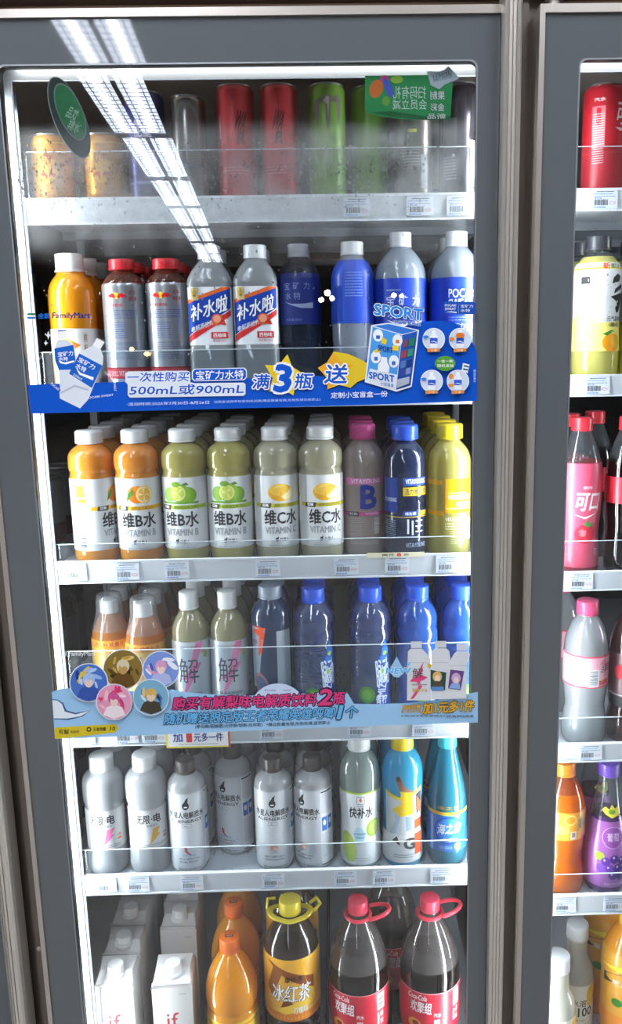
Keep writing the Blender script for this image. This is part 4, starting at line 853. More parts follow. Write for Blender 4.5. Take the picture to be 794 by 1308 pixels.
b_sk = make_bottle('soda_bottle', CK, [(172, film('pink_soda', '#e88a98', cloud=.6, cloudcol='#c84a5c', edge='#8a2434')), (300, PET)], (218, 238, 16, '#e0303e', .93), (14, 172, plain('#e05470', .38, 0, 'pink_red_sleeve', coat=.3)), [T('樱桃味', -4, 134, 10, 139, '#f8e8ec', .02), T('可口', -14, 102, 26, 128, '#f8f0f2', .05, .25), P([(-16, 96), (0, 92), (20, 98), (30, 106), (16, 96), (0, 89)], '#f8f0f2'), E(2, 66, 16, 15, '#d83a4c'), E(-2, 68, 6, 6, '#e87a84'), P([(-2, 80), (6, 88), (8, 82), (18, 82), (8, 76)], '#5a9a54'), T('可', 18, 30, 26, 42, '#f0d0d6')], stepv=7)
column(b_sk, .3680, zr[3], 2, .0330, 'pink sleeved cola, right door', 'third shelf', rot=.0, group=GR)
b_ck = make_bottle('soda_bottle', CK, [(176, film('cola_dark', '#3a221c', cloud=.5, cloudcol='#180c0c', edge='#0a0606', spec=2)), (300, PET)], (218, 238, 16, '#e0303e', .93), (110, 150, plain('#d02438', .35, 0, coat=.3)), [R(20, 116, 34, 146, '#f2f0f0')]+bars(21, 33, 118, 145, '#55484a', 4, True)+[T('可口可乐', -20, 118, 12, 142, '#f8f0f2', .04, .2), R(-34, 112, 18, 114, '#f4c0c4')], stepv=7)
column(b_ck, .4400, zr[3], 1, .0330, 'dark cola with red label, right door', 'third shelf, right edge', rot=.5, group=GR)
place(b_ck, .4200, .225, zr[3], 1.5, 'dark cola bottle set back between pink and edge bottles, right door third shelf', 'drink bottle', GR)
PE = [(28, 0), (33, 2), (35.5, 9), (35.5, 30), (33, 46), (30.5, 62), (33, 80), (34.5, 94), (34.5, 100), (35, 140), (34.5, 158), (31, 178), (24, 196), (17, 206), (15.2, 209), (15.2, 214), (14, 214)]
b_pe2 = make_bottle('clear_soda_bottle', PE, [(300, film('clear_soda', '#eef2f6', cloud=.42, cloudcol='#f2f6fa', spec=2.0, refr=1.33))], (209, 231, 17.5, '#ea5482', .93), (98, 150, plain('#f4b4c4', .35, 0, 'pink_label', coat=.3)), [R(-110, 98, 110, 101, '#e05a6c'), R(-110, 147, 110, 150, '#e05a6c'), R(-6, 100, 12, 128, '#f0f0f0')]+bars(-4, 10, 102, 126, '#6a7078', 4, True)+[T('百事可乐', 16, 122, 40, 136, '#3a3a40', .03, .2), R(12, 102, 34, 110, '#d8606c'), E(20, 138, 6, 5, '#e88a9c'), E(18, 110, 2, 2, '#e8b83a'), T('白桃味', -30, 126, -8, 136, '#f8e8ee', .02)], stepv=7)
column(b_pe2, .3880, zr[4], 1, .0355, 'pink-capped clear soda, right door', 'fourth shelf', rot=.0, group=GR)
place(b_pe2, .3790, .245, zr[4], .9, 'pink-capped clear soda tucked behind the front one, right door fourth shelf', 'drink bottle', GR)
b_sb = make_bottle('berry_soda_bottle', PE, [(300, film('berry_drink', '#8a5a58', cloud=.55, cloudcol='#5a3434', edge='#2c1818', spec=1.8))], (209, 231, 17.5, '#3c3a44', .93), (60, 150, plain('#5e3a40', .35, 0, 'berry_sleeve', coat=.3)), [E(-14, 120, 12, 12, '#c03a44'), E(4, 104, 12, 12, '#a83038'), E(2, 112, 13, 18, '#f0f0f4'), E(2, 112, 11.5, 16, '#2c3c8c'), T('i', -3, 104, 6, 122, '#f4f4f8', .05), R(-60, 60, 60, 78, '#3c3c40'), T('黑莓', -10, 62, 12, 74, '#e8e8ea', .04), R(-40, 80, 40, 82, '#c8c8cc')], stepv=7)
column(b_sb, .4600, zr[4], 1, .0355, 'dark berry soda at the right edge, right door', 'fourth shelf', rot=-.35, group=GR)
org = film('orange_soda', '#f08a30', cloud=.85, cloudcol='#ee7a14', edge='#b8540c', spec=1.6)
b_or = make_bottle('soda_bottle', PE[:9]+[(34.5, 110), (35, 134), (34, 152), (30, 170), (23, 188), (17, 198), (15.2, 201), (15.2, 206), (14, 206)], [(176, org), (300, film('orange_clear_wall', '#f0b080', cloud=.3, cloudcol='#e08a50', edge='#b0602c'))], (202, 224, 17.2, '#f58a1e', .93), (102, 150, plain('#f0a436', .35, 0, 'orange_label', coat=.3)), [E(2, 138, 11, 9, '#f8d070'), E(2, 138, 8, 6.5, '#f0962c'), E(-10, 120, 10, 8, '#f8c860'), T('美年达', 16, 118, 44, 138, '#3c4a22', .05, stroke=.03, scol='#f4ead0', slope=.2), R(3, 104, 13, 118, '#f0d8d0'), R(5, 108, 11, 116, '#9a8a86'), P([(20, 102), (34, 110), (34, 104), (24, 100)], '#e4707c'), R(-40, 112, -18, 148, '#f8dca0'), T('橙味', -34, 126, -22, 136, '#5a5a50')], stepv=7)
column(b_or, .3610, zr[5], 2, .0355, 'orange soda bottle, right door', 'fifth shelf', rot=.0, group=GR)
GP = [(28, 0), (33, 2), (35.5, 14), (35.5, 40), (34, 70), (31, 100), (26, 130), (20, 160), (16, 186), (15, 197), (15, 204), (14, 204)]
b_gr = make_bottle('grape_soda_bottle', GP, [(132, film('grape_drink', '#8a5a9c', cloud=.6, cloudcol='#6a3c8c', edge='#3c1c54', spec=1.8)), (300, PET)], (199, 221, 17, '#6a48b4', .93), (16, 128, plain('#9a5aa4', .32, .1, 'purple_sleeve', coat=.4)), [P([(-10, 152), (-4, 148), (0, 156), (5, 149), (12, 154), (14, 146), (12, 138), (0, 134), (-10, 140), (-16, 146)], '#d8c84a'), E(0, 144, 6, 4, '#6a9a34'), E(2, 102, 18, 18, '#c8a8d0'), E(2, 102, 17, 17, '#8a4c98'), T('葡萄', -8, 96, 12, 110, '#e0c8e4', .01),
    E(-20, 70, 8, 7, '#9cb83c')]+[E(x, y, 7.5, 7.5, c) for x, y, c in ((-10, 62, '#5a3490'), (4, 66, '#4a2c80'), (18, 62, '#3e266c'), (-4, 50, '#6a40a0'), (10, 50, '#452a78'), (24, 48, '#3a2464'), (-18, 50, '#7a4cb0'), (2, 38, '#563288'), (16, 36, '#402670'))]+[E(x, y, 1.8, 1.8, '#d8c0e8') for x, y in ((-12, 64), (3, 69), (-6, 52), (9, 53), (0, 40), (16, 65))]+[T('葡萄汁汽水 480ml', -12, 20, 24, 25, '#c8a8cc')], stepv=7)
column(b_gr, .4330, zr[5], 2, .0360, 'purple grape soda bottle, right door', 'fifth shelf', rot=.0, group=GR)
CW = [(26, 0), (30, 2), (31.5, 8), (31.5, 110), (31.5, 124), (29, 138), (24, 150), (20, 160), (19, 172), (18.5, 192), (17.5, 196), (17.5, 200), (16, 200)]
cwm = film('cloudy_lemon_drink', '#dad8c8', cloud=.8, cloudcol='#e4e2d4', edge='#8c8876', spec=1.4)
b_cw = make_bottle('cloudy_drink_bottle', CW, [(300, cwm)], (194, 222, 20, '#dcdedf', .9), (24, 116, plain('#ece8d4', .4, 0, 'cream_label')), [E(26, 96, 14, 20, '#eeb42c'), E(20, 86, 8, 14, '#f2c648'), T('水溶', -16, 74, 12, 88, '#4a4a44', .02), T('C100', -22, 54, 24, 72, '#3a3a36', .03), T('复合果汁饮料', -18, 44, 12, 48, '#c07a50', .01)]+lines(-20, 20, [38, 34], '#c09070', .8))
place(b_cw, .3620, .122, z6, .25, 'cloudy white bottle nearest the right door frame, bottom shelf', 'drink bottle', 'cloudy bottles on the bottom shelf')
place(b_cw, .4170, .200, z6, .0, 'cloudy white bottle with full cream label, bottom shelf right door', 'drink bottle', 'cloudy bottles on the bottom shelf')
yl = plain('#d89a24', .4, 0, 'amber_wrap', coat=.4)
b_am = make_bottle('amber_juice_bottle', OJ2[:-2]+[(14.5, 252), (13, 252)], [(300, oj)], (243, 266, 17, '#e8b838', .93), (60, 200, yl), [P([(-60, 158), (-20, 170), (60, 140), (60, 122), (-20, 150), (-60, 138)], '#3a322a'), T('果汁', -40, 142, -10, 154, '#e8e0d0', .02), P([(-70, 172), (-20, 182), (20, 172), (-20, 172)], '#e8d03a'), E(-30, 110, 10, 8, '#3c7c34'), R(-90, 60, 90, 84, '#e08a34')])
place(b_am, .4980, .170, z6, .0, 'amber juice bottle at the right edge of the photo, front', 'juice bottle', 'amber juice bottles at the right edge')
place(b_am, .4930, .262, z6, .0, 'amber juice bottle second back at the right edge', 'juice bottle', 'amber juice bottles at the right edge')

# ---- cans in the dark neighbouring section on the left
c_as = make_can('drink_can', 31, 120, plain('#8e9298', .4, .5, 'dull_silver_can'), [P([(-8, 62), (0, 84), (8, 62)], '#2c3a36'), E(0, 66, 9, 5, '#32403c'), R(-97, 6, 97, 40, '#5e2420'), T('Asahi', -16, 14, 16, 32, '#a89c98', .03)])
for k, (x, y) in enumerate(((-.500, .30), (-.505, .365), (-.563, .30), (-.515, .43))):
    cans(c_as, x, 'dull silver beer can in the dark left section, %s' % ['nearest', 'second back', 'at its far left', 'third back'][k], r=.031, y0=y, z=NL[3], group='cans in the left section', where='third shelf')
c_db = make_bottle('dark_bottle', VY, [(230, film('dim_bottle_green', '#4a5c58', cloud=.4, cloudcol='#222c2c', edge='#101616'))], (178, 200, 18, '#26282c', .9), (30, 120, plain('#34383c', .5)))
for k, (x, y, z) in enumerate(((-.50, .25, NL[4]), (-.505, .33, NL[4]), (-.515, .41, NL[4]), (-.49, .22, NL[5]), (-.50, .30, NL[5]), (-.50, .25, NL[2]), (-.51, .35, NL[2]))):
    place(c_db, x, y, z, 0, 'dim dark bottle in the left section, %s on the %s shelf' % (['nearest', 'middle', 'furthest back', 'nearest', 'second back', 'nearest', 'second back'][k], ['fourth', 'fourth', 'fourth', 'fifth', 'fifth', 'second', 'second'][k]), 'drink bottle', 'dim bottles in the left section')

#============================================================== PRICE TAGS
def make_tag():
    root = empty('price_tag')
    b = MB(); b.box(-.018, .018, -.0006, 0, -.0125, .0125, plain('#d5dce4', .45)); b.build('card', root)
    mp = lambda u, v, lay: (u/1000, -.0007-.00006*lay, v/1000)
    it = lines(-11, 13, [9.8], '#5c6470', 1.1, dash=3, seed=2)+lines(-16, 12, [6.6], '#7f9fd0', 1.2, dash=3, seed=3)+lines(-16, 15, [3.4], '#7a86a0', .9, dash=3, seed=4)+[T('¥5.00', -14, .2, -4, 2.6, '#5a78b8')]
    it += bars(-14, 5, -8.2, -.6, '#4c525c', 6)+lines(-15, 2, [-10.6], '#4a80d0', 1.2, dash=3, seed=5)+[E(11, -5, 4.4, 2.4, '#cf8a8c', 16), E(11, -5, 3.7, 1.8, '#d5dce4', 16)]+lines(8, 14, [-5], '#cf9a9c', .7, dash=2)
    art('print', it, mp, root, stepu=0); return root
ptag = make_tag()
def ptags(S, k, xs, phr):
    z, h = S[k]
    for px, p in zip(xs, phr):
        x = at(px, {1: 262, 2: 495, 3: 728, 4: 945, 5: 1126, 6: 1300}[k], .075).x
        place(ptag, x, .0742, z-h/2+random.uniform(-.0006, .0006), 0, 'small white price tag on the shelf rail, '+p, 'price tag', 'price tags'); bpy.context.view_layer.update
ptags(SH, 1, [587, 536, 455], ['under the dark barcode can on top', 'under the grey brown can on top', 'under the green cans on top'])
ptags(SH, 3, [95, 162, 226, 342, 442, 507, 572], ['below the leftmost orange bottle', 'below the second orange bottle', 'below the first lime bottle', 'below the first lemon bottle', 'left below the pink-capped bottle', 'below the blue-capped navy bottle', 'below the yellow-capped vitamin bottle'])
ptags(SH, 4, [107, 162, 197, 347, 459, 541], ['fourth shelf, under the banner corner', 'fourth shelf, above the yellow bolt water', 'fourth shelf, touching the yellow promo card', 'fourth shelf, above the fifth shelf brown caps', 'fourth shelf, above the pale sports drink', 'fourth shelf, above the cyan-capped bottle'])
ptags(SH, 5, [134, 176, 245, 349, 441, 490, 564], ['below the pink bolt water', 'below the yellow bolt water', 'below the first brown-capped bottle', 'below the fifth column brown-capped bottle', 'left below the pale sports drink', 'left below the yellow-capped sports drink', 'below the cyan-capped bottle'])
ptags(SR, 1, [771], ['right door, under the red cans']); ptags(SR, 2, [762], ['right door, under the yellow fruit drink'])
ptags(SR, 3, [742], ['right door, under the pink sleeved cola']); ptags(SR, 4, [754], ['right door, under the clear pink-capped soda'])
ptags(SR, 5, [722, 786], ['right door, under the orange soda', 'right door, under the grape soda'])
def card(name, w_, h_, col, items, loc, label, cat='card'):
    root = empty(name, loc, label=label, cat=cat)
    b = MB(); b.box(-w_/2, w_/2, -.0006, 0, -h_/2, h_/2, plain(col, .4)); b.build('card', root)
    art('print', items, lambda u, v, lay: (u/1000, -.0007-.00006*lay, v/1000), root, stepu=0)
p_ = at(253, 944, .072); card('promo_card', .098, .032, '#e8d432', [R(-46, -13.5, 46, 13.5, '#f2f0ee'), T('加', -38, -6, -24, 8, '#3a4a94', .05), T('1', -17, -6, -10, 8, '#d0303a', .08), T('元多一件', -6, -6, 38, 8, '#3a4a94', .05)]+lines(-30, 30, [-10], '#8a8c94', 1)+[R(46, -16, 49, 16, '#c83a44')], (p_.x, .0715, SH[4][0]-.022), 'yellow-edged promo card hanging on the fourth shelf rail', 'promo card')
p_ = at(505, 712, .072); card('promo_strip', .085, .007, '#e8e0c0', [T('两件', -20, -2, -2, 2, '#3a3a3c', .03), T('8', 2, -2.2, 8, 2.2, '#d0303a', .08), T('折', 12, -2, 20, 2, '#3a3a3c', .03)], (p_.x, .0718, SH[3][0]+.0005), 'narrow cream promo strip along the third shelf edge', 'promo strip')

#============================================================== STICKERS ON THE GLASS
def sticker(name, items, label, cat, Y=-.0012, dy=-.00006, children=()):
    root = empty(name, at(items[0][1][0][0], items[0][1][0][1], Y), label=label, cat=cat)
    loc = Vector(root.location)
    mp = lambda u, v, lay: tuple(at(u, v, Y+dy*lay)-loc)
    art('backing', items[:1], mp, root, stepu=0)
    base = 2
    for nm, its in [('print', items[1:])]+list(children):
        if its: art(nm, its, mp, root, stepu=0, lay0=base); base += len(its)
    return root
BLU = '#0f55c4'
def minibottle(cx, cy_, s, lab='#2a5cc8', cap='#f2f4f6', body='#eef2f6'):
    return [P([(cx-5*s, cy_+12*s), (cx+5*s, cy_+12*s), (cx+6*s, cy_+2*s), (cx+5.4*s, cy_-5*s), (cx+2.5*s, cy_-9*s), (cx-2.5*s, cy_-9*s), (cx-5.4*s, cy_-5*s), (cx-6*s, cy_+2*s)], body), R(cx-2.8*s, cy_-9*s, cx+2.8*s, cy_-13*s, cap), R(cx-5.6*s, cy_-2*s, cx+5.6*s, cy_+6*s, lab), P([(cx-5*s, cy_+4*s), (cx, cy_+2.4*s), (cx+5*s, cy_+4.4*s), (cx+5*s, cy_+5.4*s), (cx, cy_+3.6*s)], '#f4f6fa')]
def q4(x, y): return (20+x/5.293, 380+y/5.293)
def q6(x, y): return (310+x/4.18, 440+y/4.18)
def q7(x, y): return (460+x/4.9625, 380+y/4.9625)
sl = -.025
band = P([(35.5, 491.5), (150, 488), (250, 485), (330, 482.5), (405, 480), (440, 484), (455, 476), (470, 455), (500, 425), (520, 415), (539, 411), (560, 409.5), (580, 412), (592, 420), (600, 434), (606, 442), (609, 452), (609, 512), (460, 517.5), (310, 521.5), (170, 525), (39, 528.5)], BLU)
bt = []
bt += [P([q4(*p) for p in ((285, 285), (345, 283), (385, 315), (400, 345), (405, 440), (380, 500), (400, 560), (330, 640), (300, 620), (290, 490), (262, 420), (262, 345), (272, 310))], '#d9e0e8'),
       P([q4(*p) for p in ((280, 222), (345, 218), (350, 278), (283, 282))], '#f0f2f4'), P([q4(*p) for p in ((284, 222), (338, 218), (340, 226), (286, 230))], '#2a55b0'),
       P([q4(*p) for p in ((260, 345), (390, 320), (405, 420), (378, 487), (292, 490), (268, 430))], '#1c62c4'),
       T('宝矿力', *q4(285, 402), *q4(388, 370), '#f4f6fa', .03, slope=-.1), T('水特', *q4(290, 428), *q4(352, 402), '#f4f6fa', .03), P([q4(*p) for p in ((290, 425), (330, 440), (395, 425), (395, 436), (340, 452), (300, 444))], '#f4f6fa'),
       P([q4(*p) for p in ((530, 322), (575, 352), (592, 400), (588, 455), (530, 590), (490, 690), (435, 750), (298, 682), (296, 640), (360, 515), (440, 372), (480, 345))], '#dde3ea'),
       P([q4(*p) for p in ((548, 272), (600, 303), (570, 352), (520, 322))], '#f0f2f4'), P([q4(*p) for p in ((430, 378), (585, 460), (515, 612), (360, 515))], '#1c62c4'),
       T('宝矿力', *q4(418, 462), *q4(542, 428), '#f4f6fa', .03, rot=.5), T('水特', *q4(405, 492), *q4(478, 458), '#f4f6fa', .03, rot=.5), P([q4(*p) for p in ((405, 470), (440, 510), (528, 540), (522, 560), (430, 522))], '#f4f6fa'), T('500ml', *q4(385, 545), *q4(452, 527), '#c8d8f0', .02, rot=.5)]
bt += [P([q4(*p) for p in ((300, 640), (400, 590), (495, 620), (492, 632), (400, 604), (306, 652))], '#b8c2ce'), P([q4(*p) for p in ((220, 225), (226, 248), (244, 255), (226, 264), (220, 285), (214, 264), (202, 256), (214, 248))], '#eef4fa'), P([q4(*p) for p in ((204, 288), (208, 302), (220, 308), (208, 314), (204, 326), (200, 314), (190, 308), (200, 302))], '#eef4fa')]
bt += [T('POCARI SWEAT', *q4(480, 686), *q4(660, 672), '#e6ecf6', .03, slope=-.12), T('POCARI', *q4(590, 535), *q4(668, 520), '#e6ecf6', .03, rot=.75), T('SWEAT', *q4(640, 610), *q4(700, 595), '#e6ecf6', .03, rot=1.5), T('POCARI', *q4(232, 610), *q4(300, 594), '#e6ecf6', .03, rot=.7), T('POCARI SWEAT', *q4(96, 440), *q4(196, 428), '#c8d2e2', .02, rot=-.9)]
fam = [R(34.7, 402.4, 45, 399.8, '#2f7a54'), R(34.7, 404.8, 45, 402.4, '#e8eef2'), R(34.7, 407.4, 45, 404.8, '#1c6ac8'), T('全家', 49, 407, 63, 400, '#1c6ac8', .05), T('FamilyMart', 67, 408.4, 115, 399.2, '#1c2f7c', .06)]
PLT = '#dfe6ee'
bt2 = [P([(160, 477), (164, 474.5), (240, 473.6), (243, 476), (243, 488), (248, 489.5), (311, 488.6), (313.5, 491), (313.5, 503), (311, 505.5), (166, 508), (163, 505), (163, 491), (160, 488)], PLT), T('一次性购买', 162.5, 488, 242, 475.8, BLU, .03, .1, stroke=.07, scol='#e8eef6', slope=-.012), P([(248, 471), (312, 469.6), (315, 473), (315, 482), (312, 485.6), (248, 487), (245, 484), (245, 474.5)], '#e8eef6'), P([(249, 472), (311, 470.8), (314, 474), (314, 481.5), (311, 484.5), (249, 486), (246.2, 483), (246.2, 475)], BLU),
       T('宝矿力水特', 250, 485, 311, 473.6, '#f4f6fa', .02, slope=-.02), T('500mL或900mL', 165, 505, 311, 492, BLU, .03, .1, stroke=.07, scol='#e8eef6', slope=-.015), T('·活动时间:2025年7月30日-8月26日', 162, 518.5, 267, 514.4, '#dbe6f8', .02, slope=-.025), T('·消费者请携带包装到店兑换(赠品数量有限,先到先得兑完即止)', 272, 515.6, 409, 511.8, '#c4d4f0', .0, slope=-.025)]
star = [P([q6(*p) for p in ((238, 52), (262, 118), (325, 158), (282, 205), (270, 272), (212, 240), (140, 252), (160, 180), (118, 110), (190, 112))], '#e6c62c'),
        T('满', *q6(52, 236), *q6(144, 160), BLU, .04, .1, stroke=.085, scol='#eef2f8'), T('3', *q6(168, 250), *q6(256, 112), BLU, .07, .08, stroke=.07, scol='#eef2f8'), T('瓶', *q6(275, 235), *q6(375, 155), BLU, .04, .1, stroke=.085, scol='#eef2f8'),
        P([q6(*p) for p in ((400, 125), (450, 95), (485, 38), (560, 50), (640, 85), (690, 120), (660, 180), (612, 200), (575, 232), (515, 215), (450, 240), (455, 185))], '#dfc02e'), P([q6(*p) for p in ((400, 125), (452, 98), (485, 40), (520, 95), (590, 110), (540, 150), (560, 215), (510, 200), (450, 238), (455, 180))], '#e6a62c'),
        T('送', *q6(435, 207), *q6(556, 108), BLU, .04, .1, stroke=.085, scol='#eef2f8'), T('定制小宝盲盒一份', *q6(470, 288), *q6(772, 256), '#eef2f8', .02, slope=-.03)]
box_ = [P([q7(*p) for p in ((68, 176), (180, 160), (372, 206), (325, 566), (228, 597), (28, 536))], '#e6ecf4'), P([q7(*p) for p in ((78, 185), (262, 238), (222, 585), (38, 526))], '#4a9ae0'), P([q7(*p) for p in ((265, 238), (362, 213), (318, 558), (226, 586))], '#2858b0'), P([q7(*p) for p in ((82, 180), (180, 168), (360, 210), (265, 233))], '#3a78d0'),
        P([q7(*p) for p in ((60, 450), (232, 490), (222, 585), (40, 528))], '#e2e9f2')]+[E(*q7(*p), 6.4, 8, '#eef2f6', 16) for p in ((112, 240), (235, 272), (98, 378), (212, 405))]+[P([q7(*p) for p in ((140, 250), (170, 270), (160, 300), (130, 290))], '#e8cc38'), P([q7(*p) for p in ((190, 330), (240, 340), (245, 310), (210, 300))], '#e8cc38'), P([q7(*p) for p in ((80, 340), (120, 320), (130, 345), (100, 350))], '#e8cc38')]
box_ += [R(*q7(100, 262), *q7(124, 240), '#3a68c0'), R(*q7(224, 290), *q7(246, 268), '#d87a30'), R(*q7(88, 400), *q7(110, 376), '#3a68c0'), R(*q7(200, 428), *q7(222, 404), '#3a68c0'), T('SPORT', *q7(112, 335), *q7(205, 300), '#1c3f98', .06, slope=.2),
         P([q7(*p) for p in ((132, 375), (168, 380), (170, 410), (185, 440), (180, 478), (110, 468), (112, 425), (128, 405))], '#eef2f6'), T('SPORT', *q7(56, 512), *q7(215, 470), '#1c5fb8', .07, slope=.16, stroke=.03, scol='#f2f6fa'), T('小宝盲盒', *q7(128, 556), *q7(212, 534), '#4a78c0', .02, slope=.16)]
box_ += [P([q7(x, y) for x, y in ((x0, y0), (x0+w0, y0-8), (x0+w0-4, y0+h0-8), (x0-4, y0+h0))], c) for x0, y0, w0, h0, c in ((272, 272, 30, 46, '#7a4a5c'), (310, 262, 34, 50, '#2c7a5c'), (262, 340, 32, 46, '#a04848'), (302, 330, 34, 46, '#3c8c6c'), (256, 405, 32, 46, '#5a78b8'), (296, 398, 32, 44, '#1c3c7c'), (250, 460, 30, 40, '#3c4c98'), (290, 450, 30, 40, '#7c8cc0'))]
box_ += [P([q7(*p) for p in ((234, 520), (312, 500), (308, 545), (230, 575))], '#aab4c4')]
spt = [T('SPORT', 478, 402, 540, 388, '#2a86dc', .09, .05, stroke=.10, scol='#16264c', slope=.12), T('SPORT', 478, 402, 540, 388, '#2a86dc', .06, .05, stroke=.05, scol='#e8f2fa', slope=.12), T('小宝盲盒来啦', 502, 413, 537, 408, '#2450a4', .04, slope=.1, stroke=.05, scol='#dce6f2')]
circ = []
for (x, y), lc in zip(((465, 265), (632, 265), (452, 530), (618, 530)), ('#2a5cc8',)*4):
    cx, cyy = q7(x, y); circ += [E(cx, cyy, 14.4, 14.6, '#e6ecf2'), E(cx, cyy, 13.4, 13.6, '#cfdae8')]+minibottle(cx, cyy, .88)+[P([(cx-8, cyy+12), (cx+7.5, cyy+11.5), (cx+8, cyy+15.5), (cx-8, cyy+16.5)], '#e08a34'), T('小宝', cx-4, cyy+15.4, cx+4, cyy+12.6, '#f4ead8')]
circ += [E(*q7(632, 240), 5.6, 3.6, '#d87a34'), E(*q7(575, 500), 3, 3.4, '#e08a34'), P([q7(*p) for p in ((650, 415), (692, 425), (680, 480), (640, 470))], '#e6ecf2'), P([q7(*p) for p in ((656, 428), (688, 436), (686, 444), (654, 437))], '#28406c'), P([q7(*p) for p in ((652, 448), (684, 456), (682, 464), (650, 457))], '#28406c'),
         E(*q7(415, 250), 3.6, 2, '#3a80d8'), E(*q7(578, 262), 3.6, 2, '#e08a34'), E(*q7(402, 518), 3.6, 2, '#3a80d8'), E(*q7(575, 556), 3.6, 2, '#e08a34')]
circ += [E(*q7(537, 418), 13.2, 9.6, '#5a9c3c'), T('一盒一款', *q7(488, 412), *q7(588, 394), '#f2f6ea', .02), T('随机发放', *q7(488, 442), *q7(592, 422), '#f2f6ea', .02)]
pill = [P([(566, 387), (568, 385), (605, 385.5), (607, 388), (607, 400), (605, 402), (569, 401), (566, 399)], '#1c4fae'), T('POCARI', 568, 391.5, 582, 388.6, '#e8eef6', .03), T('SWEAT', 568, 396, 582, 393, '#e8eef6', .03), P([(569, 398.6), (576, 397.6), (583, 398.4), (583, 400), (576, 399)], '#e8eef6'), R(585.2, 400, 585.6, 388, '#8fb0e4'), T('宝矿力', 588, 393, 604, 389, '#e8eef6', .02), T('水特', 588, 398.6, 600, 394.6, '#e8eef6', .02)]
sidet = [T('更多活动详情关注', *q7(684, 505), *q7(764, 490), '#c8daf4', .02, rot=1.57)]
sticker('promo_banner', [band]+bt2[:0], 'blue promotional glass sticker with star, box and bottle pictures above the orange drinks', 'banner sticker',
        children=(('bottle_picture', bt), ('shop_name', fam), ('offer_text', bt2), ('star_burst', star), ('box_picture', box_), ('sport_lettering', spt), ('round_pictures', circ), ('brand_tab', pill), ('side_lettering', sidet)))

def g1(x, y): return (60+x/4.41, 820+y/4.41)
def g2(x, y): return (200+x/3.97, 860+y/3.97)
def g3(x, y): return (380+x/3.308, 860+y/3.308)
def g5(x, y): return (440+x/4.67, 740+y/4.67)
lb = '#9cc8ea'
band2 = P([(66, 884), (76, 880), (90, 879), (110, 880), (160, 882), (200, 884), (219, 880.5), (235, 884), (270, 887), (321, 888.5), (399, 885.5), (442, 883), (452, 899), (480, 899.5), (520, 898), (560, 894), (590, 888), (610, 883.6), (610, 923), (540, 925), (450, 928), (380, 930.5), (200, 938.5), (70, 944)], lb)
def badge(cx, cyy, r, bg, sw, hair, face='#e6c4ae', coatc='#4a5a94'):
    rr = random.Random(int(cx*7)); o = [E(cx, cyy, r, r*1.0, '#dce4ec', 32), E(cx, cyy, r*.95, r*.95, bg, 32)]
    for k in range(12):
        a = rr.uniform(0, 2*PI); d = r*rr.uniform(.35, .72); x, y = cx+d*math.cos(a), cyy+d*math.sin(a); s = r*rr.uniform(.12, .24)
        o.append(E(x, y, s*1.5, s*.5, rr.choice(sw), 10, a+1))
    o += [P([(cx-r*.6, cyy+r*.72), (cx-r*.42, cyy+r*.3), (cx, cyy+r*.12), (cx+r*.45, cyy+r*.3), (cx+r*.6, cyy+r*.72), (cx, cyy+r*.94)], coatc), E(cx, cyy-r*.16, r*.32, r*.34, hair, 14), E(cx, cyy-r*.02, r*.22, r*.27, face, 14),
          P([(cx-r*.3, cyy-r*.06), (cx-r*.22, cyy-r*.36), (cx+r*.24, cyy-r*.38), (cx+r*.3, cyy-r*.02), (cx+r*.08, cyy-r*.16), (cx-r*.06, cyy-r*.08), (cx-r*.16, cyy-r*.18)], hair)]
    return o
bd = badge(157, 855, 26, '#8a7234', ['#c8a44a', '#5c481e', '#e0c878', '#3c3018'], '#d8cca8', '#c09858', '#6c4c24')
bd += badge(205.5, 855, 23.8, '#7c98d8', ['#c8d8f4', '#e49ac0', '#4a60b4', '#eef2fa'], '#d8a0c4', '#ecd4cc', '#b0bce4')
bd += badge(113.3, 872, 25, '#4c74c4', ['#9cbcec', '#28407c', '#e0c44a', '#bcd4f4'], '#a8c4e8', '#e6ccc4', '#3a58a4')
bd += badge(145.7, 896.6, 23.4, '#e49cb8', ['#f4dce6', '#d84c7c', '#f0c0d0', '#b83c74'], '#d05c94', '#f0d0c4', '#f0e2e4')
bd += badge(192.7, 890.6, 23.4, '#7cb0cc', ['#d8ecf4', '#4c78a8', '#2c4468', '#e0cc8c'], '#d8b060', '#ecd0b0', '#4a4438')
for hx, hy, s in ((150, 880, 4.2), (128.5, 893, 3)):
    bd.append(P([(hx, hy+s), (hx-s, hy-s*.1), (hx-s*.8, hy-s*.8), (hx-s*.3, hy-s*.9), (hx, hy-s*.4), (hx+s*.3, hy-s*.9), (hx+s*.8, hy-s*.8), (hx+s, hy-s*.1)], '#d83c6c'))
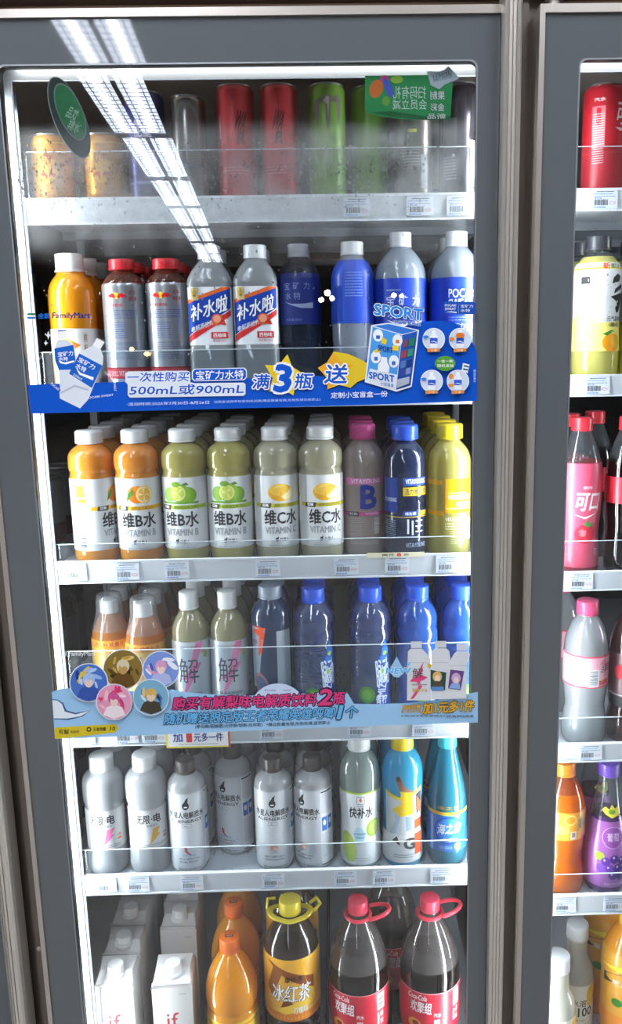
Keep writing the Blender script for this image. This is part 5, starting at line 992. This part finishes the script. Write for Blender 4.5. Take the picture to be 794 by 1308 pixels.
tx2 = [P([g1(*p) for p in ((30, 322), (60, 325), (92, 345), (110, 385), (160, 400), (245, 386), (200, 420), (120, 440), (40, 436))], '#3a5c8c'), P([g1(*p) for p in ((30, 328), (58, 330), (85, 350), (100, 392), (160, 408), (240, 388), (190, 418), (110, 432), (38, 430))], '#e6eef4'),
       P([(69.5, 929.5), (90, 928), (146, 925), (150, 927), (151, 931), (148, 935.5), (100, 941), (70, 944)], '#d8c22e'), T('有解', 75, 938, 88, 931.5, '#3a3a2c', .03), T('电解质', 90, 937, 101, 933, '#5a5630', .02, slope=-.03), E(113.5, 931.7, 3.2, 3.2, '#3a3a2c', 16), E(113.5, 931.7, 1.6, 1.6, '#d8c22e', 12), T('王者荣耀', 119, 934, 135, 929.5, '#3a3a2c', .04, slope=-.03), T('10', 141, 933, 147, 928.4, '#3a3a2c', .05),
       E(355, 903, 34, 30, '#c4d4ea', 36), T('PICO·2025', 338, 883, 352, 880.6, '#4a62a4'), T('NANO', 362, 882.6, 372, 880.6, '#4a62a4')]
# the disc is cut to the part above and below the blue band
tx2 += [E(385, 926, 8, 4, '#a8b8d8', 12)]
tx2 += [P([(296, 888), (321, 888.5), (399, 885.5), (420, 884.5), (420, 929), (380, 930.5), (296, 934)], lb)]
mag = '#d8417c'
tx2 += [T('购买有解梨味电解质饮料', 220, 907, 404, 891, mag, .045, .15, stroke=.085, scol='#3c2440', slope=-.030), T('购买有解梨味电解质饮料', 220, 907, 404, 891, mag, .035, .15, stroke=0, slope=-.030), T('2', 406, 900.5, 423.5, 881, mag, .06, .15, stroke=.09, scol='#3c2440', slope=-.03), T('瓶', 425, 899, 441, 884, mag, .045, .15, stroke=.08, scol='#3c2440', slope=-.03),
        T('随机赠送限定版王者荣耀英雄吧唧', 209.5, 925.4, 428, 911.4, '#6cb4e4', .04, .15, stroke=.07, scol='#243a54', slope=-.036), T('1', 430, 918, 438, 901.5, '#6cb4e4', .06, .15, stroke=.07, scol='#243a54'), T('个', 441, 917, 457, 902.5, '#6cb4e4', .04, .15, stroke=.07, scol='#243a54', slope=-.03),
        T('(李白款/貂蝉款/大乔款/铠款/后羿款)', 249, 931.5, 335, 926, '#3a4654', .02, slope=-.034), T('*赠品数量有限,先到先得,送完即止', 340, 928.2, 422, 923.4, '#3a4654', .02, slope=-.034),
        T('加1元多1件', 539, 912, 605, 898, '#e8b43c', .06, .15, stroke=.07, scol='#5c4a24', slope=-.06), T('购买任意', 514, 906.5, 537, 901, '#e8b43c', .05, .1, stroke=.05, scol='#5c4a24', slope=-.05), T('第二件指定产品', 512, 911, 537, 907.4, '#c89432', .05, .1, slope=-.05)]+lines(512, 604, [914.4], '#5c6a78', 1.2, dash=5)+[T('图片仅供参考 产品以实物为准', 570, 917.6, 604, 915, '#4a5868', .01, slope=-.03)]
fm2 = [T('全家', 74, 838.5, 86, 832.5, '#cfd6dc', .02), T('FamilyMart', 88, 839.6, 122, 832, '#e2e6ea', .01)]
bb = []
for (x0, x1, xt0, xt1, yc, yb) in ((372, 515, 395, 460, 370, 722), (515, 632, 540, 605, 368, 715), (612, 738, 668, 730, 386, 712)):
    bb += [P([g5(*p) for p in ((x0, yb), (x1-(12 if x0 > 600 else 0), yb), (x1-(10 if x0 > 600 else 3), 500), (x1-2, yc+105), (xt1+18, yc+60), (xt1, yc+44), (xt0, yc+44), (xt0-18, yc+60), (x0+(14 if x0 > 600 else 4), yc+105), (x0+(8 if x0 > 600 else 2), 500))], '#d9dcdf'), R(*g5(xt0, yc+40), *g5(xt1, yc), '#cfd4da'), R(*g5(x0+10, yc+130), *g5(x1-8, yc+127), '#b4b8be')]
bb += [P([g5(*p) for p in ((470, 490), (430, 570), (385, 610), (430, 612), (440, 640), (390, 716), (412, 710), (462, 640), (448, 612), (495, 585), (455, 570))], '#dc4c7c'), T('解', *g5(404, 590), *g5(468, 530), '#4a484e', .01), T('梨味·汁水', *g5(405, 672), *g5(495, 652), '#c8a42c', .04), R(*g5(400, 632), *g5(490, 625), '#9a9ca2'),
       P([g5(*p) for p in ((512, 540), (606, 556), (598, 662), (512, 655))], '#34504a'), E(*g5(552, 580), 6, 7, '#d8b46c', 12), E(*g5(553, 592), 3.6, 4.5, '#ecd4b8', 12), P([g5(*p) for p in ((516, 650), (540, 605), (580, 610), (592, 655))], '#5a4c3c'), R(*g5(516, 664), *g5(590, 640), '#5c8cc4'),
       P([g5(*p) for p in ((630, 538), (712, 548), (692, 660), (616, 650))], '#6c4c84'), E(*g5(664, 590), 6, 7, '#c8a8cc', 12), E(*g5(664, 602), 3.4, 4.3, '#ecd0cc', 12), P([g5(*p) for p in ((622, 648), (640, 618), (684, 620), (690, 656))], '#8cacdc'),
       P([g5(*p) for p in ((494, 505), (506, 502), (522, 515), (506, 530), (496, 524))], '#d8c03a'), P([g5(*p) for p in ((310, 460), (292, 495), (274, 520), (272, 556), (292, 582), (322, 586), (344, 566), (348, 530), (330, 500))], '#9cc4e6'), T('NEW', *g5(246, 562), *g5(396, 528), '#5ab4e8', .07, .1, stroke=.06, scol='#d8ecf8'), P([g5(*p) for p in ((366, 520), (378, 498), (392, 492), (388, 512))], '#8cc0ea')]
sticker('promo_banner', [band2], 'light blue promotional glass sticker with pink lettering and round portrait badges, lower one', 'banner sticker', children=(('print', tx2), ('round_badges', bd), ('shop_name', fm2), ('bottle_pictures', bb)))
def g8(x, y): return (430+x/4.18, 80+y/4.18)
gs = [P([g8(*p) for p in ((150, 70), (490, 66), (620, 72), (606, 306), (480, 306), (330, 300), (220, 286), (178, 270), (150, 262))], '#2c8a50'), E(*g8(210, 140), 8.5, 12, '#cc7034', rot=.3), E(*g8(255, 88), 6, 5, '#c04890'), E(*g8(275, 135), 5, 13, '#4a5cb4', rot=-.4), E(*g8(320, 90), 8, 5, '#8cb444'), E(*g8(262, 205), 5, 6, '#6c9c48'),
      P([(473, 143.4), (500, 149.2), (545, 153.4), (574.8, 153.4), (575, 148), (540, 148), (500, 142)], '#1c6238')]
gs += [T('扫码有礼', *g8(300, 192), *g8(475, 125), '#c8d8cc', -.002, 0, mirror=True), T('会员立减', *g8(298, 250), *g8(480, 196), '#c8d8cc', -.002, 0, mirror=True), T('果制', *g8(500, 198), *g8(576, 152), '#d8e0d8', .02, mirror=True, stroke=.03, scol='#1c2c24'), T('金彩', *g8(500, 258), *g8(574, 218), '#d8e0d8', .02, mirror=True, stroke=.03, scol='#1c2c24'), T('新品', *g8(484, 300), *g8(580, 272), '#d8e0d8', .02, mirror=True, stroke=.03, scol='#1c2c24')]
sticker('green_sticker', gs, 'green rectangular sticker with reversed white lettering at the upper right of the glass', 'sticker', Y=.0115, dy=-.00004)
ws = [P([g8(*p) for p in ((480, 45), (560, 50), (596, 18), (655, 84), (575, 118), (545, 142), (500, 120))], '#aebac0'), P([g8(*p) for p in ((500, 60), (590, 35), (620, 80), (520, 105))], '#94a2aa'), T('LEMON', *g8(515, 96), *g8(612, 66), '#5c6a70', .01, slope=-.25)]
sticker('torn_tag', ws, 'crumpled grey white paper tag at the corner of the green sticker', 'tag', Y=.0108, dy=-.00004)
def g9(x, y): return (20+x/4.9625, 90+y/4.9625)
cxr, cyr = g9(338, 300)
rs = [E(cxr, cyr, 20, 56, '#8a9694', 40, -.38), E(cxr+.3, cyr-.3, 19.2, 54.6, '#2c3836', 40, -.38), E(*g9(345, 262), 15.6, 39.5, '#74827e', 36, -.40), E(*g9(345, 262), 14.5, 37, '#2a7048', 36, -.40), T('饮品', *g9(325, 310), *g9(395, 235), '#a8bcae', .01, rot=.45, mirror=True), T('冰鲜', *g9(330, 390), *g9(410, 320), '#a8bcae', .01, rot=.45, mirror=True)]
sticker('round_sticker', rs, 'oval green sticker with grey rim at the upper left of the glass', 'sticker', Y=.0112, dy=-.00004)

#============================================================== CONDENSATION
fog = film('condensation_fog', '#ffffff', cloud=.19, cloudcol='#d2d2d2', rough=.3, noise=22, spec=0, fade=((1.715, 1.690), (1.535, 1.600)))
def fogsheet(px0, px1, prof, name, label):
    # misted area on the inside of the pane, cells denser where it is mistier
    V = []; Fc = []; NX, NZ = 24, 26
    a, c = at(px0, 170, .0103), at(px1, 300, .0103)
    root = None
    mb = MB(); mb.box(a.x, c.x, .0103, .0104, prof[0], prof[1], fog); o = mb.build(name); tag(o, label, 'condensation', kind='stuff')
fogsheet(-4, 608, (1.50, 1.72), 'condensation_mist', 'grey mist of condensation on the glass before the cans')
DROP = bpy.data.materials.new('water_drop'); DROP.use_nodes = True
bs = DROP.node_tree.nodes['Principled BSDF']; bs.inputs['Transmission Weight'].default_value = 1; bs.inputs['Roughness'].default_value = .02; bs.inputs['IOR'].default_value = 1.33
def drops(name, n, region, label, dens):
    mb = MB(); i = mb.mi(DROP); rr = random.Random(n)
    made = 0
    while made < n:
        x = rr.uniform(*region[0]); z = rr.uniform(*region[1])
        if rr.random() > dens(x, z): continue
        r = rr.choice((.0004, .0005, .0006, .0008, .0012)); e = rr.uniform(.9, 1.9); b0 = len(mb.v); S = 9
        for k, (cr, ch) in enumerate(((1, 0), (.82, .42), (.45, .68))):
            for q in range(S): a = 2*PI*q/S; mb.v.append((x+r*cr*math.cos(a), .0113+r*ch*.8, z+r*cr*e*math.sin(a)))
        mb.v.append((x, .0113+r*.62, z))
        for k in range(2):
            for q in range(S): j = (q+1) % S; mb.f.append((b0+k*S+q, b0+k*S+j, b0+(k+1)*S+j, b0+(k+1)*S+q)); mb.m.append(i)
        for q in range(S): mb.f.append((b0+2*S+q, b0+2*S+(q+1) % S, b0+3*S)); mb.m.append(i)
        mb.f.append(tuple(b0+q for q in range(S-1, -1, -1))); mb.m.append(i); made += 1
    o = mb.build(name, smooth=True); tag(o, label, 'water drops', kind='stuff')
def dens(x, z):
    d = 0
    if z > 1.60: d = max(0, 1-abs(z-1.640)/.048)
    else: d = .12
    if x < -.30 and z > 1.60: d = min(1, d*1.6)
    if x > .12: d *= .25
    return d
drops('water_drops', 2300, ((-.400, .180), (1.585, 1.700)), 'clear water drops beaded on the glass before the cans', dens)
drops('water_drops', 330, ((-.385, .10), (1.40, 1.60)), 'sparse water drops running down the glass before the second shelf', lambda x, z: .3+.7*math.exp(-((x+.27)/.05)**2)+.5*math.exp(-((x+.14)/.03)**2))
drops('water_drops', 160, ((.33, .45), (1.42, 1.60)), 'sparse water drops on the right door glass', lambda x, z: 1 if x > .36 else .2)
